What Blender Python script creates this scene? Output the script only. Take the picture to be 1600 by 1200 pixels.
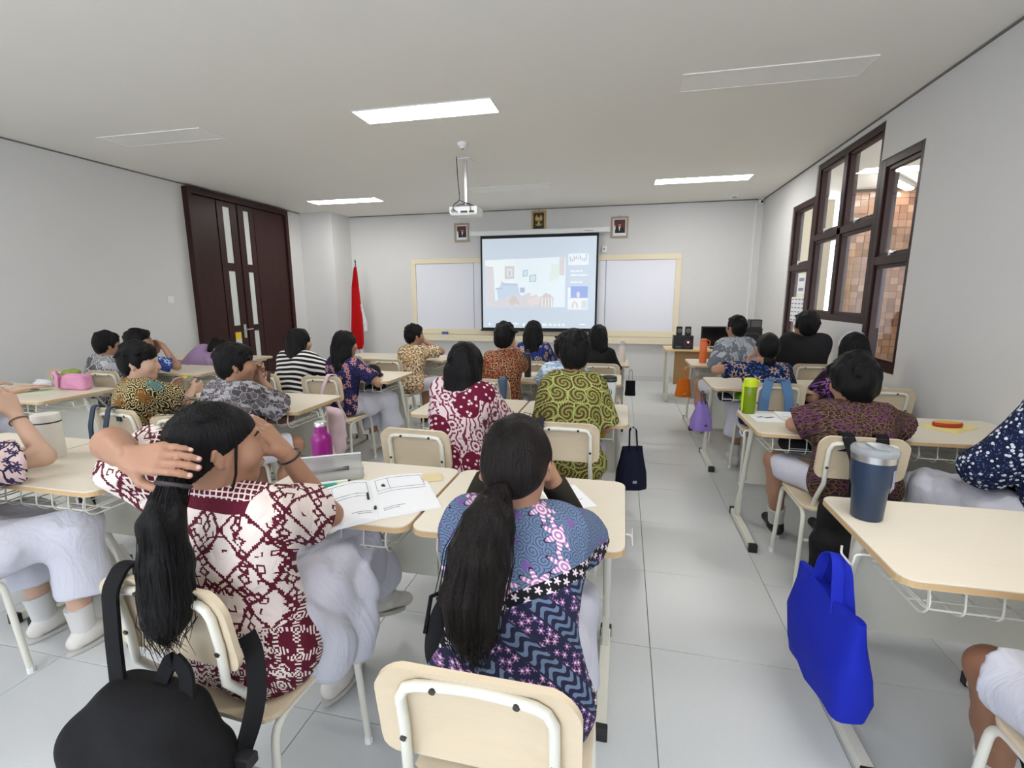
import bpy, bmesh, math, random
import numpy as np
from mathutils import Vector, Matrix

for o in list(bpy.data.objects): bpy.data.objects.remove(o)
SC = bpy.context.scene
COL = SC.collection
random.seed(7)
RNG = np.random.default_rng(7)
PI = math.pi
# ------------------------------------------------------------------ camera
CAM_F, PITCH, YAW, ROLL, CAM_H = 750.95, .1793, .2269, -.0029, 1.4736
cd = bpy.data.cameras.new('camera'); cam = bpy.data.objects.new('camera', cd); COL.objects.link(cam)
fw = Vector((-math.sin(YAW)*math.cos(PITCH), math.cos(YAW)*math.cos(PITCH), -math.sin(PITCH)))
rt = Vector((math.cos(YAW), math.sin(YAW), 0)); up = rt.cross(fw)
r2 = rt*math.cos(ROLL)+up*math.sin(ROLL); u2 = up*math.cos(ROLL)-rt*math.sin(ROLL)
M = Matrix((r2, u2, -fw)).transposed().to_4x4(); M.translation = (0, 0, CAM_H)
cam.matrix_world = M
cd.sensor_width = 36; cd.lens = CAM_F/1600*36; cd.clip_start = .02
SC.camera = cam
# ------------------------------------------------------------------ world, light, exposure
w = bpy.data.worlds.new('world'); SC.world = w; w.use_nodes = True
w.node_tree.nodes['Background'].inputs[0].default_value = (.8, .87, 1, 1)
w.node_tree.nodes['Background'].inputs[1].default_value = 3.0
PANEL = 15.0            # emission of the ceiling LED panels
CORR = 30.0             # emission of the corridor tubes
SC.view_settings.view_transform = 'Standard'; SC.view_settings.look = 'None'
SC.view_settings.exposure = .88; SC.view_settings.gamma = 1
SC.view_settings.use_curve_mapping = False
# room
XL, XR, YF, YB, ZC = -5.88, 2.106, 8.725, -2.4, 2.996
TX, TY = .1616, 1.9031   # tile grid phase
# ------------------------------------------------------------------ node helper
class NT:
    def __init__(s, name):
        s.m = bpy.data.materials.new(name); s.m.use_nodes = True
        s.t = s.m.node_tree; s.b = s.t.nodes['Principled BSDF']
    def put(s, sock, v):
        if hasattr(v, 'links') or isinstance(v, bpy.types.NodeSocket): s.t.links.new(v, sock)
        else:
            try: sock.default_value = v
            except Exception: sock.default_value = (*v, 1)
    def n(s, typ, props=None, **ins):
        nd = s.t.nodes.new(typ)
        for k, v in (props or {}).items(): setattr(nd, k, v)
        for k, v in ins.items(): s.put(nd.inputs[k.replace('_', ' ')], v)
        return nd
    def math(s, op, a, b=0, c=0):
        nd = s.t.nodes.new('ShaderNodeMath'); nd.operation = op
        s.put(nd.inputs[0], a); s.put(nd.inputs[1], b); s.put(nd.inputs[2], c); return nd.outputs[0]
    def mul(s, a, b): return s.math('MULTIPLY', a, b)
    def add(s, a, b): return s.math('ADD', a, b)
    def lt(s, a, b): return s.math('LESS_THAN', a, b)
    def gt(s, a, b): return s.math('GREATER_THAN', a, b)
    def sin(s, a): return s.math('SINE', a)
    def mx(s, a, b): return s.math('MAXIMUM', a, b)
    def mn(s, a, b): return s.math('MINIMUM', a, b)
    def mix(s, f, a, b):
        nd = s.t.nodes.new('ShaderNodeMix'); nd.data_type = 'RGBA'
        s.put(nd.inputs[0], f)
        for i, v in ((6, a), (7, b)):
            if isinstance(v, (tuple, list)): nd.inputs[i].default_value = (*v[:3], 1)
            else: s.t.links.new(v, nd.inputs[i])
        return nd.outputs[2]
    def obj(s): return s.n('ShaderNodeTexCoord').outputs['Object']
    def xyz(s, v): return s.n('ShaderNodeSeparateXYZ', Vector=v).outputs
    def noise(s, v, scale, detail=2, rough=.5):
        nd = s.n('ShaderNodeTexNoise', Scale=scale, Detail=detail, Roughness=rough)
        if v is not None: s.t.links.new(v, nd.inputs['Vector'])
        return nd.outputs[0]
    def ramp(s, f, stops, const=False):
        nd = s.t.nodes.new('ShaderNodeValToRGB'); s.put(nd.inputs[0], f); r = nd.color_ramp
        if const: r.interpolation = 'CONSTANT'
        while len(r.elements) < len(stops): r.elements.new(.5)
        for e, (p, c) in zip(r.elements, stops): e.position = p; e.color = (*c, 1)
        return nd.outputs[0]
    def bump(s, h, st=.2, d=.01):
        nd = s.n('ShaderNodeBump', Strength=st, Distance=d, Height=h)
        s.t.links.new(nd.outputs[0], s.b.inputs['Normal'])
    def done(s, col, rough=.5, metal=0, **kw):
        s.put(s.b.inputs['Base Color'], col if not isinstance(col, tuple) else (*col[:3], 1))
        s.put(s.b.inputs['Roughness'], rough); s.b.inputs['Metallic'].default_value = metal
        for k, v in kw.items(): s.put(s.b.inputs[k.replace('_', ' ')], v)
        return s.m
def srgb(r, g, b):
    f = lambda c: (c/12.92 if c <= .04045 else ((c+.055)/1.055)**2.4)
    return tuple(f(v/255) for v in (r, g, b))
MC = {}
def plain(name, col, rough=.5, metal=0, var=.04, scale=30, **kw):
    """plain paint / plastic with a little tonal noise"""
    if name in MC: return MC[name]
    t = NT(name); f = t.noise(t.obj(), scale, 3)
    c0 = tuple(c*(1-var) for c in col); c1 = tuple(min(1, c*(1+var)) for c in col)
    MC[name] = t.done(t.mix(f, c0, c1), rough, metal, **kw); return MC[name]
def emit(name, col, st):
    if name in MC: return MC[name]
    t = NT(name); t.put(t.b.inputs['Emission Color'], (*col, 1)); t.b.inputs['Emission Strength'].default_value = st
    MC[name] = t.done(col, .6); return MC[name]
def fabric(name, col, rough=.85, scale=400, var=.15):
    if name in MC: return MC[name]
    t = NT(name); o = t.obj(); f = t.noise(o, scale, 2); g = t.noise(o, 14, 3)
    c = t.mix(t.mul(t.add(f, g), .5), tuple(v*(1-var) for v in col), tuple(min(1, v*(1+var)) for v in col))
    t.bump(t.add(f, t.mul(g, 2)), .25, .004)
    MC[name] = t.done(c, rough, Specular_IOR_Level=.2); return MC[name]
def wood(name, c0, c1, sc=(2, 30, 30), rough=.4, spec=.5):
    if name in MC: return MC[name]
    t = NT(name); mp = t.n('ShaderNodeMapping', Vector=t.obj(), Scale=sc).outputs[0]
    f = t.noise(mp, 1.6, 5, .6); MC[name] = t.done(t.mix(f, c0, c1), rough, Specular_IOR_Level=spec); return MC[name]
# ------------------------------------------------------------------ mesh helper
class MB:
    def __init__(s): s.v = []; s.f = []
    def box(s, x0, x1, y0, y1, z0, z1):
        b = len(s.v)
        s.v += [(x0,y0,z0),(x1,y0,z0),(x1,y1,z0),(x0,y1,z0),(x0,y0,z1),(x1,y0,z1),(x1,y1,z1),(x0,y1,z1)]
        s.f += [tuple(b+i for i in q) for q in ((0,3,2,1),(4,5,6,7),(0,1,5,4),(1,2,6,5),(2,3,7,6),(3,0,4,7))]
        return s
    def prism(s, pts, z0, z1, axis='z'):
        """extrude a counter-clockwise outline; axis 'z': (x,y)->z, 'y': (x,z)->y, 'x': (y,z)->x"""
        b = len(s.v); n = len(pts)
        mp = {'z': lambda p, h: (p[0], p[1], h), 'y': lambda p, h: (p[0], h, p[1]), 'x': lambda p, h: (h, p[0], p[1])}[axis]
        s.v += [mp(p, z0) for p in pts]+[mp(p, z1) for p in pts]
        s.f.append(tuple(b+i for i in range(n-1, -1, -1))); s.f.append(tuple(b+n+i for i in range(n)))
        s.f += [(b+i, b+(i+1) % n, b+n+(i+1) % n, b+n+i) for i in range(n)]
        return s
    def tube(s, pts, r, n=8, closed=False, flat=None):
        pts = [Vector(p) for p in pts]; b = len(s.v); m = len(pts)
        rs = r if isinstance(r, (list, tuple)) else [r]*m
        nrm = None
        for i, p in enumerate(pts):
            if closed: d = pts[(i+1) % m]-pts[i-1]
            else: d = pts[min(i+1, m-1)]-pts[max(i-1, 0)]
            d.normalize()
            if nrm is None: nrm = d.orthogonal().normalized()
            else:
                nrm = nrm-d*nrm.dot(d)
                nrm = nrm.normalized() if nrm.length > 1e-6 else d.orthogonal().normalized()
            bi = d.cross(nrm)
            for k in range(n):
                a = 2*PI*k/n; s.v.append(tuple(p+(nrm*math.cos(a)+bi*math.sin(a))*rs[i]))
        for i in range(m if closed else m-1):
            for k in range(n):
                j = (i+1) % m
                s.f.append((b+i*n+k, b+i*n+(k+1) % n, b+j*n+(k+1) % n, b+j*n+k))
        if not closed:
            s.f.append(tuple(b+k for k in range(n-1, -1, -1))); s.f.append(tuple(b+(m-1)*n+k for k in range(n)))
        return s
    def lathe(s, prof, n=20, c=(0, 0, 0)):
        """prof: list of (r, z) bottom to top; ends capped"""
        b = len(s.v); m = len(prof)
        for r, z in prof:
            for k in range(n):
                a = 2*PI*k/n; s.v.append((c[0]+r*math.cos(a), c[1]+r*math.sin(a), c[2]+z))
        for i in range(m-1):
            for k in range(n): s.f.append((b+i*n+k, b+i*n+(k+1) % n, b+(i+1)*n+(k+1) % n, b+(i+1)*n+k))
        s.f.append(tuple(b+k for k in range(n-1, -1, -1))); s.f.append(tuple(b+(m-1)*n+k for k in range(n)))
        return s
    def ribbon(s, pts, wd, th, width):
        """flat strap along pts; wd = width direction, th = thickness"""
        pts = [Vector(p) for p in pts]; b = len(s.v); m = len(pts); wd = Vector(wd).normalized()
        for i, p in enumerate(pts):
            d = (pts[min(i+1, m-1)]-pts[max(i-1, 0)]).normalized(); w_ = (wd-d*wd.dot(d)).normalized(); nn = d.cross(w_)
            for a, c in ((-1,-1),(1,-1),(1,1),(-1,1)): s.v.append(tuple(p+w_*a*width/2+nn*c*th/2))
        for i in range(m-1):
            for k in range(4): s.f.append((b+i*4+k, b+i*4+(k+1) % 4, b+i*4+4+(k+1) % 4, b+i*4+4+k))
        s.f.append((b+3, b+2, b+1, b)); e = b+(m-1)*4; s.f.append((e, e+1, e+2, e+3))
        return s
    def loft(s, rings):
        b = len(s.v); n = len(rings[0]); m = len(rings)
        for r in rings: s.v += [tuple(p) for p in r]
        for i in range(m-1):
            for k in range(n): s.f.append((b+i*n+k, b+i*n+(k+1) % n, b+(i+1)*n+(k+1) % n, b+(i+1)*n+k))
        s.f.append(tuple(b+k for k in range(n-1, -1, -1))); s.f.append(tuple(b+(m-1)*n+k for k in range(n)))
        return s
    def plate(s, w, h, th, rad, curv=0, bend=0, c=(0, 0, 0), tilt=0):
        """rounded board standing in XZ, bulging along y by curv*x^2"""
        out = rrect(w, h, rad, 5); b = len(s.v); n = len(out); ks = (1, .8, .5, .2)
        ct, st = math.cos(tilt), math.sin(tilt)
        def put(x, z, y):
            y = y+curv*x*x+bend*z*z
            s.v.append((c[0]+x, c[1]+y*ct-z*st, c[2]+z*ct+y*st))
        for side in (0, 1):
            for k in ks:
                for x, z in out: put(x*k, z*k, (-th/2, th/2)[side])
            put(0, 0, (-th/2, th/2)[side])
        S = n*len(ks)+1
        for side in (0, 1):
            o = b+side*S
            for i in range(len(ks)-1):
                for k in range(n):
                    q = (o+i*n+k, o+i*n+(k+1) % n, o+(i+1)*n+(k+1) % n, o+(i+1)*n+k)
                    s.f.append(q if side == 0 else q[::-1])
            l = o+(len(ks)-1)*n
            for k in range(n):
                q = (l+k, l+(k+1) % n, o+S-1); s.f.append(q if side == 0 else q[::-1])
        for k in range(n): s.f.append((b+k, b+S+k, b+S+(k+1) % n, b+(k+1) % n))
        return s
    def mesh(s, name):
        me = bpy.data.meshes.new(name); me.from_pydata(s.v, [], s.f); me.update(); return me
    def build(s, name, mat=None, parent=None, loc=(0, 0, 0), smooth=False, bevel=0, rot=None):
        me = s.mesh(name)
        if bevel:
            bm = bmesh.new(); bm.from_mesh(me)
            bmesh.ops.bevel(bm, geom=[e for e in bm.edges if e.calc_face_angle(0) > .6], offset=bevel, segments=2, affect='EDGES', profile=.6)
            bm.to_mesh(me); bm.free()
        if smooth: smooth_by_angle(me)
        return link(name, me, mat, parent, loc, rot)
def smooth_by_angle(me, ang=.7):
    me.polygons.foreach_set('use_smooth', [True]*len(me.polygons))
    bm = bmesh.new(); bm.from_mesh(me)
    for e in bm.edges: e.smooth = e.calc_face_angle(3.2) < ang
    bm.to_mesh(me); bm.free()
def link(name, me, mat=None, parent=None, loc=(0, 0, 0), rot=None):
    o = bpy.data.objects.new(name, me)
    if me is not None and mat is not None and not me.materials: me.materials.append(mat)
    COL.objects.link(o); o.location = loc
    if rot is not None: o.rotation_euler = rot
    if parent is not None: o.parent = parent
    return o
def rrect(w, h, r, seg=4):
    pts = []
    for cx, cy, a0 in ((w/2-r, -h/2+r, -PI/2), (w/2-r, h/2-r, 0), (-w/2+r, h/2-r, PI/2), (-w/2+r, -h/2+r, PI)):
        for i in range(seg+1):
            a = a0+PI/2*i/seg; pts.append((cx+r*math.cos(a), cy+r*math.sin(a)))
    return pts
def fillet(pts, rad, seg=4, closed=False):
    pts = [Vector(p) for p in pts]; out = []; n = len(pts)
    for i, p in enumerate(pts):
        if not closed and i in (0, n-1): out.append(p); continue
        a = pts[i-1]-p; c = pts[(i+1) % n]-p; r = min(rad, a.length*.45, c.length*.45)
        p0 = p+a.normalized()*r; p1 = p+c.normalized()*r
        for k in range(seg+1):
            t = k/seg; out.append(p0*(1-t)**2+p*2*t*(1-t)+p1*t*t)
    return out
def tag(o, label=None, cat=None, group=None, kind=None):
    if label: o['label'] = label
    if cat: o['category'] = cat
    if group: o['group'] = group
    if kind: o['kind'] = kind
    return o
def empty(name, loc=(0, 0, 0), rz=0):
    o = bpy.data.objects.new(name, None); COL.objects.link(o); o.location = loc; o.rotation_euler = (0, 0, rz)
    o.empty_display_size = .1; return o
def struct(o): o['kind'] = 'structure'; return o
def copy_tree(o, parent=None):
    c = o.copy(); COL.objects.link(c); c.parent = parent
    for ch in list(o.children): copy_tree(ch, c)
    return c
# ------------------------------------------------------------------ common materials
M_WALL = plain('wall_paint', srgb(218, 217, 215), .75, var=.015, scale=3)
M_CEIL = plain('ceiling_paint', srgb(242, 239, 231), .85, var=.012, scale=2)
M_TILE = (lambda t: t.done(t.mix(t.noise(t.obj(), 60, 2), srgb(204, 206, 205), srgb(208, 210, 209)), .27))(NT('floor_tile_glaze'))
M_GROUT = plain('grout', srgb(120, 122, 122), .9)
M_WHITE_METAL = plain('white_powder_coat', srgb(222, 220, 207), .35, var=.01)
M_CREAM = wood('cream_laminate', srgb(219, 208, 188), srgb(226, 217, 199), (3, 40, 40), .38)
M_BOARD = wood('chair_plywood', srgb(206, 188, 158), srgb(216, 200, 173), (3, 40, 30), .42)
M_EDGE = plain('tan_edge_band', srgb(205, 172, 126), .45)
M_PANEL = plain('grey_modesty_board', srgb(206, 204, 190), .5, var=.02)
M_BLACK = plain('black_plastic', (.012, .012, .013), .45)
M_DKBROWN = wood('dark_brown_veneer', srgb(42, 23, 21), srgb(62, 36, 32), (6, 6, .8), .42, .25)
M_WPLASTIC = plain('white_plastic', srgb(236, 237, 236), .4, var=.01)
M_CHROME = plain('brushed_steel', (.62, .62, .62), .28, 1, var=.03)
M_BOLT = plain('dark_bolt', (.06, .055, .05), .4, .6)
M_PAPER = plain('white_paper', srgb(240, 241, 243), .8, var=.01)
M_GOLD = plain('gold_paint', srgb(205, 165, 80), .4, .3)
M_INK = plain('grey_ink', srgb(150, 152, 165), .8)
# ================================================================== SETTING
fl = struct(MB().box(XL-.15, XR+.15, YB-.15, YF+.15, -.12, -.006).build('floor', M_GROUT))
tile_mesh = {}
ks = [TX+.6*k for k in range(-12, 5)]; js = [TY+.6*k for k in range(-9, 13)]
for xa in ks:
    for ya in js:
        x0, x1, y0, y1 = max(xa, XL), min(xa+.6, XR), max(ya, YB), min(ya+.6, YF)
        if x1-x0 < .02 or y1-y0 < .02: continue
        key = (round(x1-x0, 3), round(y1-y0, 3))
        if key not in tile_mesh:
            g = .0013; a, b = key[0]/2-g, key[1]/2-g; c = .0012
            m_ = MB(); m_.v = [(-a,-b,-.008),(a,-b,-.008),(a,b,-.008),(-a,b,-.008),(-a,-b,-c),(a,-b,-c),(a,b,-c),(-a,b,-c),(-a+c,-b+c,0),(a-c,-b+c,0),(a-c,b-c,0),(-a+c,b-c,0)]
            m_.f = [(0,3,2,1),(8,9,10,11)]+[(i, (i+1) % 4, 4+(i+1) % 4, 4+i) for i in range(4)]+[(4+i, 4+(i+1) % 4, 8+(i+1) % 4, 8+i) for i in range(4)]
            tile_mesh[key] = m_.mesh('tile')
        link('tile', tile_mesh[key], M_TILE, fl, ((x0+x1)/2, (y0+y1)/2, 0))
struct(MB().box(XL-.15, XR+.15, YB-.15, YF+.15, ZC, ZC+.15).build('ceiling', M_CEIL))
struct(MB().box(XL-.15, XL, YB, YF, 0, ZC).build('wall_left', M_WALL))
struct(MB().box(XL-.15, XR+.15, YF, YF+.15, 0, ZC).build('wall_front', M_WALL))
wbk = MB().box(XL-.15, XR+.15, YB-.15, YB, 0, .8).box(XL-.15, XR+.15, YB-.15, YB, 2.8, ZC).box(XL-.15, -5.4, YB-.15, YB, .8, 2.8).box(1.6, XR+.15, YB-.15, YB, .8, 2.8)
struct(wbk.build('wall_back', M_WALL))
wr = MB(); xa, xb = XR, XR+.15
wins = [('window_1', 6.5, 7.25, .92, 2.61, 1.83, None), ('window_2', 5.0, 6.5, 1.22, 2.94, 2.13, 5.77), ('window_3', 4.36, 5.0, .85, 2.61, 1.77, None)]
wr.box(xa, xb, YB, 4.36, 0, ZC).box(xa, xb, 7.25, YF, 0, ZC)
for _, y0, y1, z0, z1, _, _ in wins: wr.box(xa, xb, y0, y1, 0, z0).box(xa, xb, y0, y1, z1, ZC)
struct(wr.build('wall_right', M_WALL))
# pillar in the front left corner
struct(MB().box(XL, -5.22, 8.12, YF, 0, ZC).build('trim_1', M_WALL))
# grey strip coloured as the shade of a recessed gap between walls and ceiling
M_GAP_SHADE = plain('painted_gap_shade', srgb(120, 116, 112), .9)
struct(MB().box(XL, XL+.012, YB, 8.12, ZC-.014, ZC-.001).box(XR-.012, XR, YB, YF, ZC-.014, ZC-.001).box(-5.22, XR, YF-.012, YF, ZC-.014, ZC-.001).build('trim_2', M_GAP_SHADE))
# skirting
M_SKIRT = plain('skirting', srgb(205, 206, 207), .5)
struct(MB().box(-5.22, XR, YF-.012, YF, 0, .09).build('baseboard_front', M_SKIRT))
struct(MB().box(XL, XL+.012, YB, 5.6, 0, .09).build('baseboard_left', M_SKIRT))
struct(MB().box(XR-.012, XR, YB, YF, 0, .09).build('baseboard_right', M_SKIRT))
# ---- glass
def glass_mat(name, tint=(1, 1, 1)):
    t = NT(name); out = t.t.nodes['Material Output']
    bf = t.n('ShaderNodeNewGeometry').outputs['Backfacing']; fr = t.n('ShaderNodeFresnel', IOR=t.math('MULTIPLY_ADD', bf, -.8333, 1.5)); gl = t.n('ShaderNodeBsdfGlossy', Roughness=.02); tr = t.n('ShaderNodeBsdfTransparent', Color=(*tint, 1))
    mx = t.t.nodes.new('ShaderNodeMixShader'); L = t.t.links.new
    L(fr.outputs[0], mx.inputs[0]); L(tr.outputs[0], mx.inputs[1]); L(gl.outputs[0], mx.inputs[2]); L(mx.outputs[0], out.inputs[0]); return t.m
M_GLASS = glass_mat('window_glass')
M_FROST = plain('frosted_glass', srgb(214, 218, 214), .35, var=.01)
# ---- windows
def handle(par, y, z, x):
    MB().box(x-.018, x, y-.045, y+.045, z-.008, z+.008).box(x-.034, x-.016, y-.012, y+.004, z-.03, z+.014).build('latch', M_CHROME, par, bevel=.002)
for nm, y0, y1, z0, z1, zr, mull in wins:
    wd = struct(empty(nm, (XR, y0, z0)))
    fx0, fx1 = .012, .12
    def fr(name, a, b, c, d, xx0=fx0, xx1=fx1): MB().box(xx0, xx1, a-y0, b-y0, c-z0, d-z0).build(name, M_DKBROWN, wd, bevel=.003)
    t = .065
    fr('stile', y0, y0+t, z0, z1); fr('stile', y1-t, y1, z0, z1); fr('head_rail', y0+t, y1-t, z1-t, z1); fr('sill_rail', y0+t, y1-t, z0, z0+t)
    fr('transom', y0+t, y1-t, zr-.035, zr+.035)
    cols = [(y0+t, y1-t)] if mull is None else [(y0+t, mull-.04), (mull+.04, y1-t)]
    if mull: fr('mullion', mull-.04, mull+.04, z0+t, z1-t)
    for a, b in cols:
        for c, d in ((z0+t, zr-.035), (zr+.035, z1-t)):
            s = .03; sash = MB()
            for q in ((a, a+s, c, d), (b-s, b, c, d), (a+s, b-s, c, c+s), (a+s, b-s, d-s, d)):
                sash.box(.03, .075, q[0]-y0, q[1]-y0, q[2]-z0, q[3]-z0)
            so = sash.build('sash', M_DKBROWN, wd)
            MB().box(.05, .055, a+s-y0, b-s-y0, c+s-z0, d-s-z0).build('pane', M_GLASS, so)
        handle(wd, (a+b)/2-y0, zr+.06-z0, .03)
# assumed, unseen row of windows in the back wall, added to brighten the ceiling
bwn = struct(empty('window_added', (-1.9, YB, .8)))
MB().box(-3.5, 3.5, -.1, -.02, 0, .06).box(-3.5, 3.5, -.1, -.02, 1.94, 2).build('rail', M_DKBROWN, bwn)
for i in range(6): MB().box(-3.5+1.388*i, -3.44+1.388*i, -.1, -.02, .06, 1.94).build('mullion', M_DKBROWN, bwn)
for i in range(5): MB().box(-3.44+1.388*i, -3.5+1.388*(i+1), -.062, -.056, .06, 1.94).build('pane', M_GLASS, bwn)
# papers stuck on the far window
def sheet(name, label, y0, y1, z0, z1, rows, cols_, x=XR+.026):
    o = empty(name, (x, (y0+y1)/2, z0)); hy, hz = (y1-y0)/2, z1-z0
    MB().box(-.0012, .0, -hy, hy, 0, hz).build('sheet', M_PAPER, o)
    for i in range(rows):
        for j in range(cols_):
            a = hy-(j+.15)*2*hy/cols_; b = hy-(j+.8)*2*hy/cols_; zz = hz*(1-(i+.55)/rows)
            MB().box(-.002, -.0013, b, a, zz-hz/rows*.16, zz+hz/rows*.16).build('print', M_INK, o)
    tag(o, label, 'poster'); return o
sheet('window_notice', 'small white notice taped to the far window pane', 6.6, 6.86, 1.5, 1.74, 2, 1)
sheet('window_calendar', 'larger white printed calendar sheet on the far window below the notice', 6.56, 7.04, 1.15, 1.46, 6, 4)
# ---- corridor beyond the windows
M_PALE = plain('corridor_paint', srgb(226, 214, 180), .8, var=.02, scale=3)
struct(MB().box(2.26, 3.36, 9.4, 9.5, 0, 3.05).build('trim_3', M_PALE))
struct(MB().box(2.26, 5.6, 1.0, 9.5, 3.05, 3.15).build('ceiling_corridor', M_CEIL))
struct(MB().box(2.26, 5.6, 1.0, 9.5, -.1, 0).build('floor_corridor', M_TILE))
struct(MB().box(5.5, 5.6, 1.0, 8.6, 0, 3.05).build('wall_corridor', M_PALE))
mos = struct(MB().box(3.2, 5.5, 8.62, 8.75, 0, 3.05).build('wall_mosaic', plain('mosaic_grout', srgb(70, 46, 34), .8)))
M_MOS = (lambda t: t.done(t.ramp(t.n('ShaderNodeObjectInfo').outputs['Random'], [(0, srgb(120, 84, 64)), (.3, srgb(158, 122, 98)), (.6, srgb(136, 98, 76)), (.85, srgb(176, 142, 116)), (1, srgb(100, 70, 54))]), .22))(NT('copper_mosaic'))
mm = MB().box(-.05, .05, -.012, .012, -.05, .05).mesh('mosaic_tile')
for i in range(11):
    for j in range(26):
        link('mosaic_tile', mm, M_MOS, mos, (3.26+i*.105, 8.612+random.uniform(-.008, .008), .33+j*.105), (random.uniform(-.05, .05), 0, random.uniform(-.05, .05)))
for n_, (x, y, ang) in enumerate(((3.6, 8.0, .9), (3.3, 5.2, 0))):
    o = empty('corridor_light', (x, y, 3.05), ang)
    MB().box(-.62, .62, -.06, .06, -.05, 0).build('housing', M_WPLASTIC, o)
    MB().box(-.58, .58, -.045, .045, -.07, -.05).build('tube', emit('corridor_tube', (1, .96, .88), CORR), o)
    tag(o, ['slanted white tube light in the corridor seen through the middle window', 'white tube light on the corridor ceiling beyond the nearest window'][n_], 'light')
# ---- double door on the left wall
door = struct(empty('door_1', (XL, 5.67, 0)))
def dbox(name, y0, y1, z0, z1, x0, x1, mat=M_DKBROWN, par=None, bv=.003):
    return MB().box(x0, x1, y0-5.67, y1-5.67, z0, z1).build(name, mat, par or door, bevel=bv)
dbox('jamb', 5.67, 5.74, 0, 2.96, 0, .09); dbox('jamb', 7.62, 7.69, 0, 2.96, 0, .09); dbox('head', 5.74, 7.62, 2.88, 2.96, 0, .09)
for sgn, (a, b), (ga, gb) in ((0, (5.745, 6.545), (6.28, 6.41)), (1, (6.555, 7.615), (6.68, 6.79))):
    leaf = dbox('leaf', a, b, .01, 2.875, .005, .045)
    # raised boards around the glass slots
    if sgn == 0:
        dbox('board', a+.01, 6.15, .02, 2.87, .045, .06, par=leaf)
        edges = (6.17, 6.535)
    else:
        dbox('board', 6.9, b-.01, .02, 2.87, .045, .06, par=leaf)
        edges = (6.565, 6.89)
    dbox('stile', edges[0], ga, .02, 2.87, .045, .06, par=leaf); dbox('stile', gb, edges[1], .02, 2.87, .045, .06, par=leaf)
    zs = [(.1, .17), (.95, 1.05), (1.87, 1.99), (2.8, 2.87)]
    for z0, z1 in zs: dbox('rail', ga, gb, z0, z1, .045, .06, par=leaf)
    for z0, z1 in ((.17, .95), (1.05, 1.87), (1.99, 2.8)): dbox('glass_slot', ga, gb, z0, z1, .045, .05, M_FROST, leaf, 0)
    if sgn == 0: dbox('sticker', ga+.005, gb-.005, .84, .945, .05, .051, plain('yellow_sticker', srgb(236, 196, 40), .6), leaf, 0)
hd = MB().box(.06, .068, 6.455-5.67, 6.505-5.67, .85, 1.06)
hd.tube(fillet([(.065, .81, .98), (.11, .81, .98), (.11, .93, .985)], .015), .009, 8)
hd.build('lever_handle', M_CHROME, door, smooth=True)
# ---- LED panels: three rows of three, every other one lit
k_ = 0
for (x, y, on, lb) in ((-1.67, 4.07, 1, 'large lit white ceiling panel nearest above the projector'), (-4.42, 7.3, 1, 'lit white ceiling panel beside the pillar above the door end'), (.94, 7.12, 1, 'lit white ceiling panel near the windows at the front'),
                    (-4.42, 4.1, 0, 'unlit flush ceiling panel above the left wall'), (.94, 4.0, 0, 'unlit flush ceiling panel near the right wall'), (-1.65, 7.02, 0, 'unlit flush ceiling panel behind the projector'),
                    (-4.42, 1.0, 1, 'lit ceiling panel over the back left desks'), (.94, 1.0, 1, 'lit ceiling panel over the back right desks'), (-1.67, 1.0, 0, 'unlit ceiling panel over the back middle desks'), (-1.67, -1.6, 1, 'lit ceiling panel at the back of the room')):
    o = empty('ceiling_panel_light', (x, y, ZC)); f = MB()
    for q in ((-.6, .6, -.15, -.142), (-.6, .6, .142, .15), (-.6, -.592, -.142, .142), (.592, .6, -.142, .142)): f.box(q[0], q[1], q[2], q[3], -.008, 0)
    f.build('frame', M_CEIL if not on else M_WPLASTIC, o)
    MB().box(-.592, .592, -.142, .142, -.005, -.0005).build('diffuser', emit('led_panel', (1, .985, .955), PANEL) if on else plain('panel_off', srgb(246, 244, 238), .6), o)
    tag(o, lb, 'ceiling light', 'ceiling panel lights')
# ---- ceiling fittings
o = empty('smoke_detector', (-1.64, 4.93, ZC)); MB().lathe([(.03, -.055), (.032, -.04), (.05, -.035), (.055, -.012), (.055, 0)], 24).build('body', M_WPLASTIC, o, smooth=True)
MB().lathe([(.012, -.066), (.014, -.055)], 12).build('sensor', plain('grey_sensor', (.3, .3, .3), .5), o); tag(o, 'round white smoke detector on the ceiling before the projector', 'smoke detector')
o = empty('ceiling_speaker', (1.58, 8.3, ZC)); MB().lathe([(.05, -.03), (.08, -.026), (.085, 0)], 24).build('body', M_WPLASTIC, o, smooth=True); MB().lathe([(.03, -.036), (.032, -.03)], 16).build('grille', plain('grey_sensor', (.3, .3, .3), .5), o); tag(o, 'small round ceiling fitting near the front right corner', 'smoke detector')
o = empty('security_camera', (2.03, 8.6, ZC)); MB().box(-.03, .03, -.03, .03, -.03, 0).build('mount', M_WPLASTIC, o)
MB().tube([(0, .03, -.06), (0, -.07, -.075)], .028, 14).build('body', M_WPLASTIC, o, smooth=True); MB().tube([(0, -.071, -.075), (0, -.074, -.0755)], .02, 14).build('lens', M_BLACK, o); tag(o, 'white security camera in the front right ceiling corner', 'camera')
o = empty('cable_conduit', (1.99, YF, 0)); MB().box(-.012, .012, -.014, 0, .1, ZC-.05).build('channel', M_WPLASTIC, o); MB().box(-.02, .02, -.018, 0, .6, .66).build('clip', M_WPLASTIC, o); tag(o, 'thin white cable conduit running down the front right corner', 'conduit')
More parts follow.
